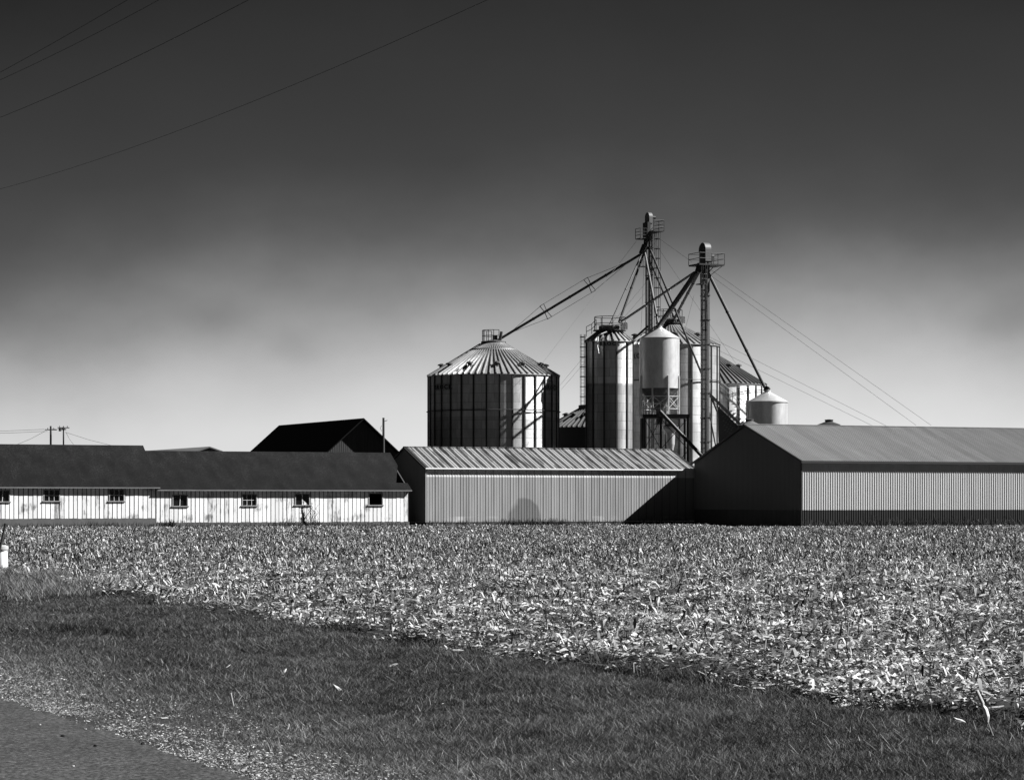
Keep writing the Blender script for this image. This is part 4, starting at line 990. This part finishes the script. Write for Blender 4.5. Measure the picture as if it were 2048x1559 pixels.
# ------------------------------------------------------------------ small things
Yq = 63.8; b = thing('pipe_post', 'white pipe post with grey cap in the grass at the left edge', 'post', (X(2.5, Yq), Yq, 0)); b.rotation_euler = (0, R(-3), 0)
link('pipe', MB().lathe([(.19, -.2), (.19, .70)], 24), M_pvc, b, smooth=True)
link('cap', MB().lathe([(.21, .69), (.225, .73), (.225, .80), (.15, .83), (.01, .84)], 24), M_pvccap, b)
single('steel_rod', MB().tube(W(-12, 1150, 61), W(11, 1046, 61), .03, 8), M_darkmetal, 'dark steel rod leaning behind the white pipe post', 'rod', W(-12, 1150, 61))

def husk(loc, s, a, m=M_husk):
    mb = MB(); ca, sa = math.cos(a), math.sin(a); prof = [(-1, .05), (-.5, .28), (.1, .34), (.6, .2), (1, .03)]; vs = []
    for u, w in prof:
        for k in (-1, 0, 1): lx, ly, lz = u * s, k * w * s, (.18 - abs(k) * .12 + .1 * math.sin(u * 3)) * s; vs.append((lx * ca - ly * sa, lx * sa + ly * ca, lz + .02))
    fs = []
    for i in range(4):
        for k in range(2): q = i * 3 + k; fs.append((q, q + 1, q + 4, q + 3))
    return mb.add(vs, fs)
hk = [(160/2.926, 1030+698/2.926, .05), (310/2.926, 1030+562/2.926, .06), (970/2.926, 1030+545/2.926, .10), (1340/2.926, 1030+925/2.926, .05), (1665/2.926, 1030+960/2.926, .07),
      (1985/2.926, 1030+1055/2.926, .11), (700+190/2.926, 1030+730/2.926, .06), (700+255/2.926, 1030+860/2.926, .10), (700+755/2.926, 1030+835/2.926, .08), (700+630/2.926, 1030+790/2.926, .11),
      (700+1545/2.926, 1030+870/2.926, .05), (700+1510/2.926, 1030+890/2.926, .04), (1400+350/2.948, 1030+1025/2.948, .09), (1400+1230/2.948, 1030+1105/2.948, .08), (1400+1295/2.948, 1030+1108/2.948, .06), (1400+1530/2.948, 1030+1180/2.948, .08), (1400+1750/2.948, 1030+1130/2.948, .06), (960/2.926, 1030+1222/2.926, .05), (1690/2.926, 1030+1278/2.926, .04)]
HL = ['leftmost small husk scrap in the verge, nearest the left edge below the pipe post', 'small husk scrap in the verge, second from the left, above the dark tuft',
      'pale husk lying at the field edge, left part of the verge', 'small husk scrap mid verge, left of the larger torn husk', 'torn upright husk scrap in the middle of the left verge',
      'larger sloping husk right of the torn upright one, mid verge', 'husk at the field edge just left of centre', 'wide husk in the grass below the centre field edge',
      'pale husk on the grass just below the field edge, right of centre', 'long husk touching the field edge, right of centre', 'tiny bright husk in the dark hollow at the field edge', 'tiny bright husk just below left of the one in the dark hollow',
      'husk at the field edge under the middle of the large shed', 'husk at the field edge, lower right, left one of a close pair', 'husk at the field edge, lower right, right one of a close pair',
      'flat husk lying just left of the snapped corn stalk', 'husk right of the snapped corn stalk near the frame edge', 'flat husk on the gravel shoulder beside the road', 'small husk low in the verge right of the gravel shoulder']
for i, (px, py, s) in enumerate(hk):
    Y = EYE * F / (py - HOR); loc = Vector((X(px, Y), Y, float(hgt(X(px, Y), Y)) + .05))
    o = link('corn_husk', husk(loc, s * random.uniform(.55, .9), random.uniform(-1.2, 1.2)), M_husk); o.location = loc; o.rotation_euler = (random.uniform(.1, 1.1), random.uniform(-.5, .5), 0)
    tag(o, HL[i], 'corn husk', 'bleached corn husks on the verge')
# snapped stalk at lower right
ks = W(1972, 1440, 22.6); ks.z = float(hgt(ks.x, ks.y)) + .02
cs = thing('corn_stalk', 'snapped upright corn stalk with husk at the field edge, lower right', 'corn stalk', ks)
Yk = ks.y; pt = lambda px, py: Vector(((px - 1972) * Yk / F, 0, -(py - 1440) * Yk / F))
link('stem', MB().tube(pt(1953, 1366), pt(1965, 1392), .016, 8, .018).tube(pt(1965, 1392), pt(1975, 1436), .012, 8).tube(pt(1974, 1432), pt(1977, 1446) , .010, 8), M_husk, cs)
link('husk', MB().tube(pt(1966, 1397), pt(1970, 1404), .012, 8, .024).tube(pt(1970, 1404), pt(1974, 1418), .024, 8, .024).tube(pt(1974, 1418), pt(1976, 1430), .024, 8, .008), M_pvc, cs)
lf = MB().path([pt(1953, 1395) , pt(1944, 1386) + Vector((0, -.02, 0)), pt(1936, 1392), pt(1934, 1404), pt(1944, 1414)], .010, 5); link('leaf', lf, M_husk, cs)
single('dry_grass_stem', MB().tube(W(1975, 1442, 21.2), W(1987, 1472, 20.8), .008, 6), mat('dry_stem', .09, .8), 'thin dry stem leaning below the snapped corn stalk', 'grass stem', W(1987, 1472, 20.8))
o_ = W(468, 1418, EYE * F / 418.); o_.z = 0.02
single('dry_grass_stem', MB().tube(o_, o_ + Vector((-.03, 0, .14)), .006, 6), M_husk, 'single pale upright dry stem in the grass near the road', 'grass stem', o_)
# few loose stones and dark chips on the asphalt
SL = ['leftmost of the three dark chips on the asphalt', 'lowest of the three dark chips on the asphalt', 'dark chip on the asphalt nearest the gravel edge', 'pale pebble on the asphalt above and between the left dark chips',
      'rightmost pale pebble on the asphalt', 'lowest pale pebble on the asphalt near the bottom edge', 'leftmost and highest pale pebble on the asphalt']
for i, (px, py, s, dark) in enumerate([(126, 1483, .020, 1), (191, 1503, .017, 1), (286, 1499, .019, 1), (171, 1468, .010, 0), (321, 1504, .011, 0), (146, 1544, .012, 0), (80, 1459, .010, 0)]):
    Y = EYE * F / (py - HOR); mb = MB(); rs = random.Random(i)
    mb.lathe([(.01, 0), (s, s * .2), (s * .8, s * .7), (.01, s * .9)], 7)
    mb.v = [(a * rs.uniform(.75, 1.25), c * rs.uniform(.75, 1.25), z) for a, c, z in mb.v]
    o = link('stone', mb, M_dark if dark else M_husk); o.location = (X(px, Y), Y, .045)
    tag(o, SL[i], 'stone', 'dark chips on the asphalt' if dark else 'pale pebbles on the asphalt')

# weeds along the walls
wp = []
def wall_weeds(pxa, pxb, px0, Y0, n, h0, h1, tone, off=.5):
    Y_ = lambda px: Y0 * (VPR - px0) / (VPR - px)
    px = pxa + (pxb - pxa) * rng.random(n); Yv = Y_(px) - off * rng.random(n) - .1; xx = (px - 1024) * Yv / F
    wp.append(blades(xx, Yv, h0 + (h1 - h0) * rng.random(n)**2, np.full(n, .04), rng.random(n) * .8, tone * rng.random(n), 0))
wall_weeds(-50, 818, PXR, YR, 2600, .05, .40, .10); wall_weeds(170, 235, PXR, YR, 160, .1, .5, .04); wall_weeds(325, 350, PXR, YR, 150, .2, .6, .04)
wall_weeds(545, 640, PXR, YR, 250, .1, .6, .06); wall_weeds(855, 1384, PS, YS, 2600, .05, .45, .16); wall_weeds(1000, 1130, PS, YS, 700, .2, .6, .12)
wall_weeds(1603, 2100, PB, YB_, 2600, .05, .55, .12, .8); wall_weeds(1690, 2040, PB, YB_, 240, .4, 1.0, .14, .8)
v, q, tn = merge(wp)
o = kind(fast_mesh('weeds', v, q, M_grass, attr=tn), 'stuff'); tag(o, 'dark dry weeds growing along the foot of the buildings', 'weeds')
# dead vine on the lower barn
vy = Yb(617) - .12; vo_ = W(617, 1045, vy); mb = MB(); rs = random.Random(3)
for i in range(26):
    p = Vector((rs.uniform(-.7, .7), 0, -.1)); pts = [p]
    for k in range(rs.randint(4, 11)): p = p + Vector((rs.uniform(-.16, .16), rs.uniform(-.03, .02), rs.uniform(.08, .26))); pts.append(p)
    mb.path(pts, .014, 3)
single('dead_vine', MB().add([(a + vo_.x, c + vo_.y, z + vo_.z) for a, c, z in mb.v], mb.f), M_weedwall, 'bare dead vine climbing the lower barn under its third window', 'vine', vo_)
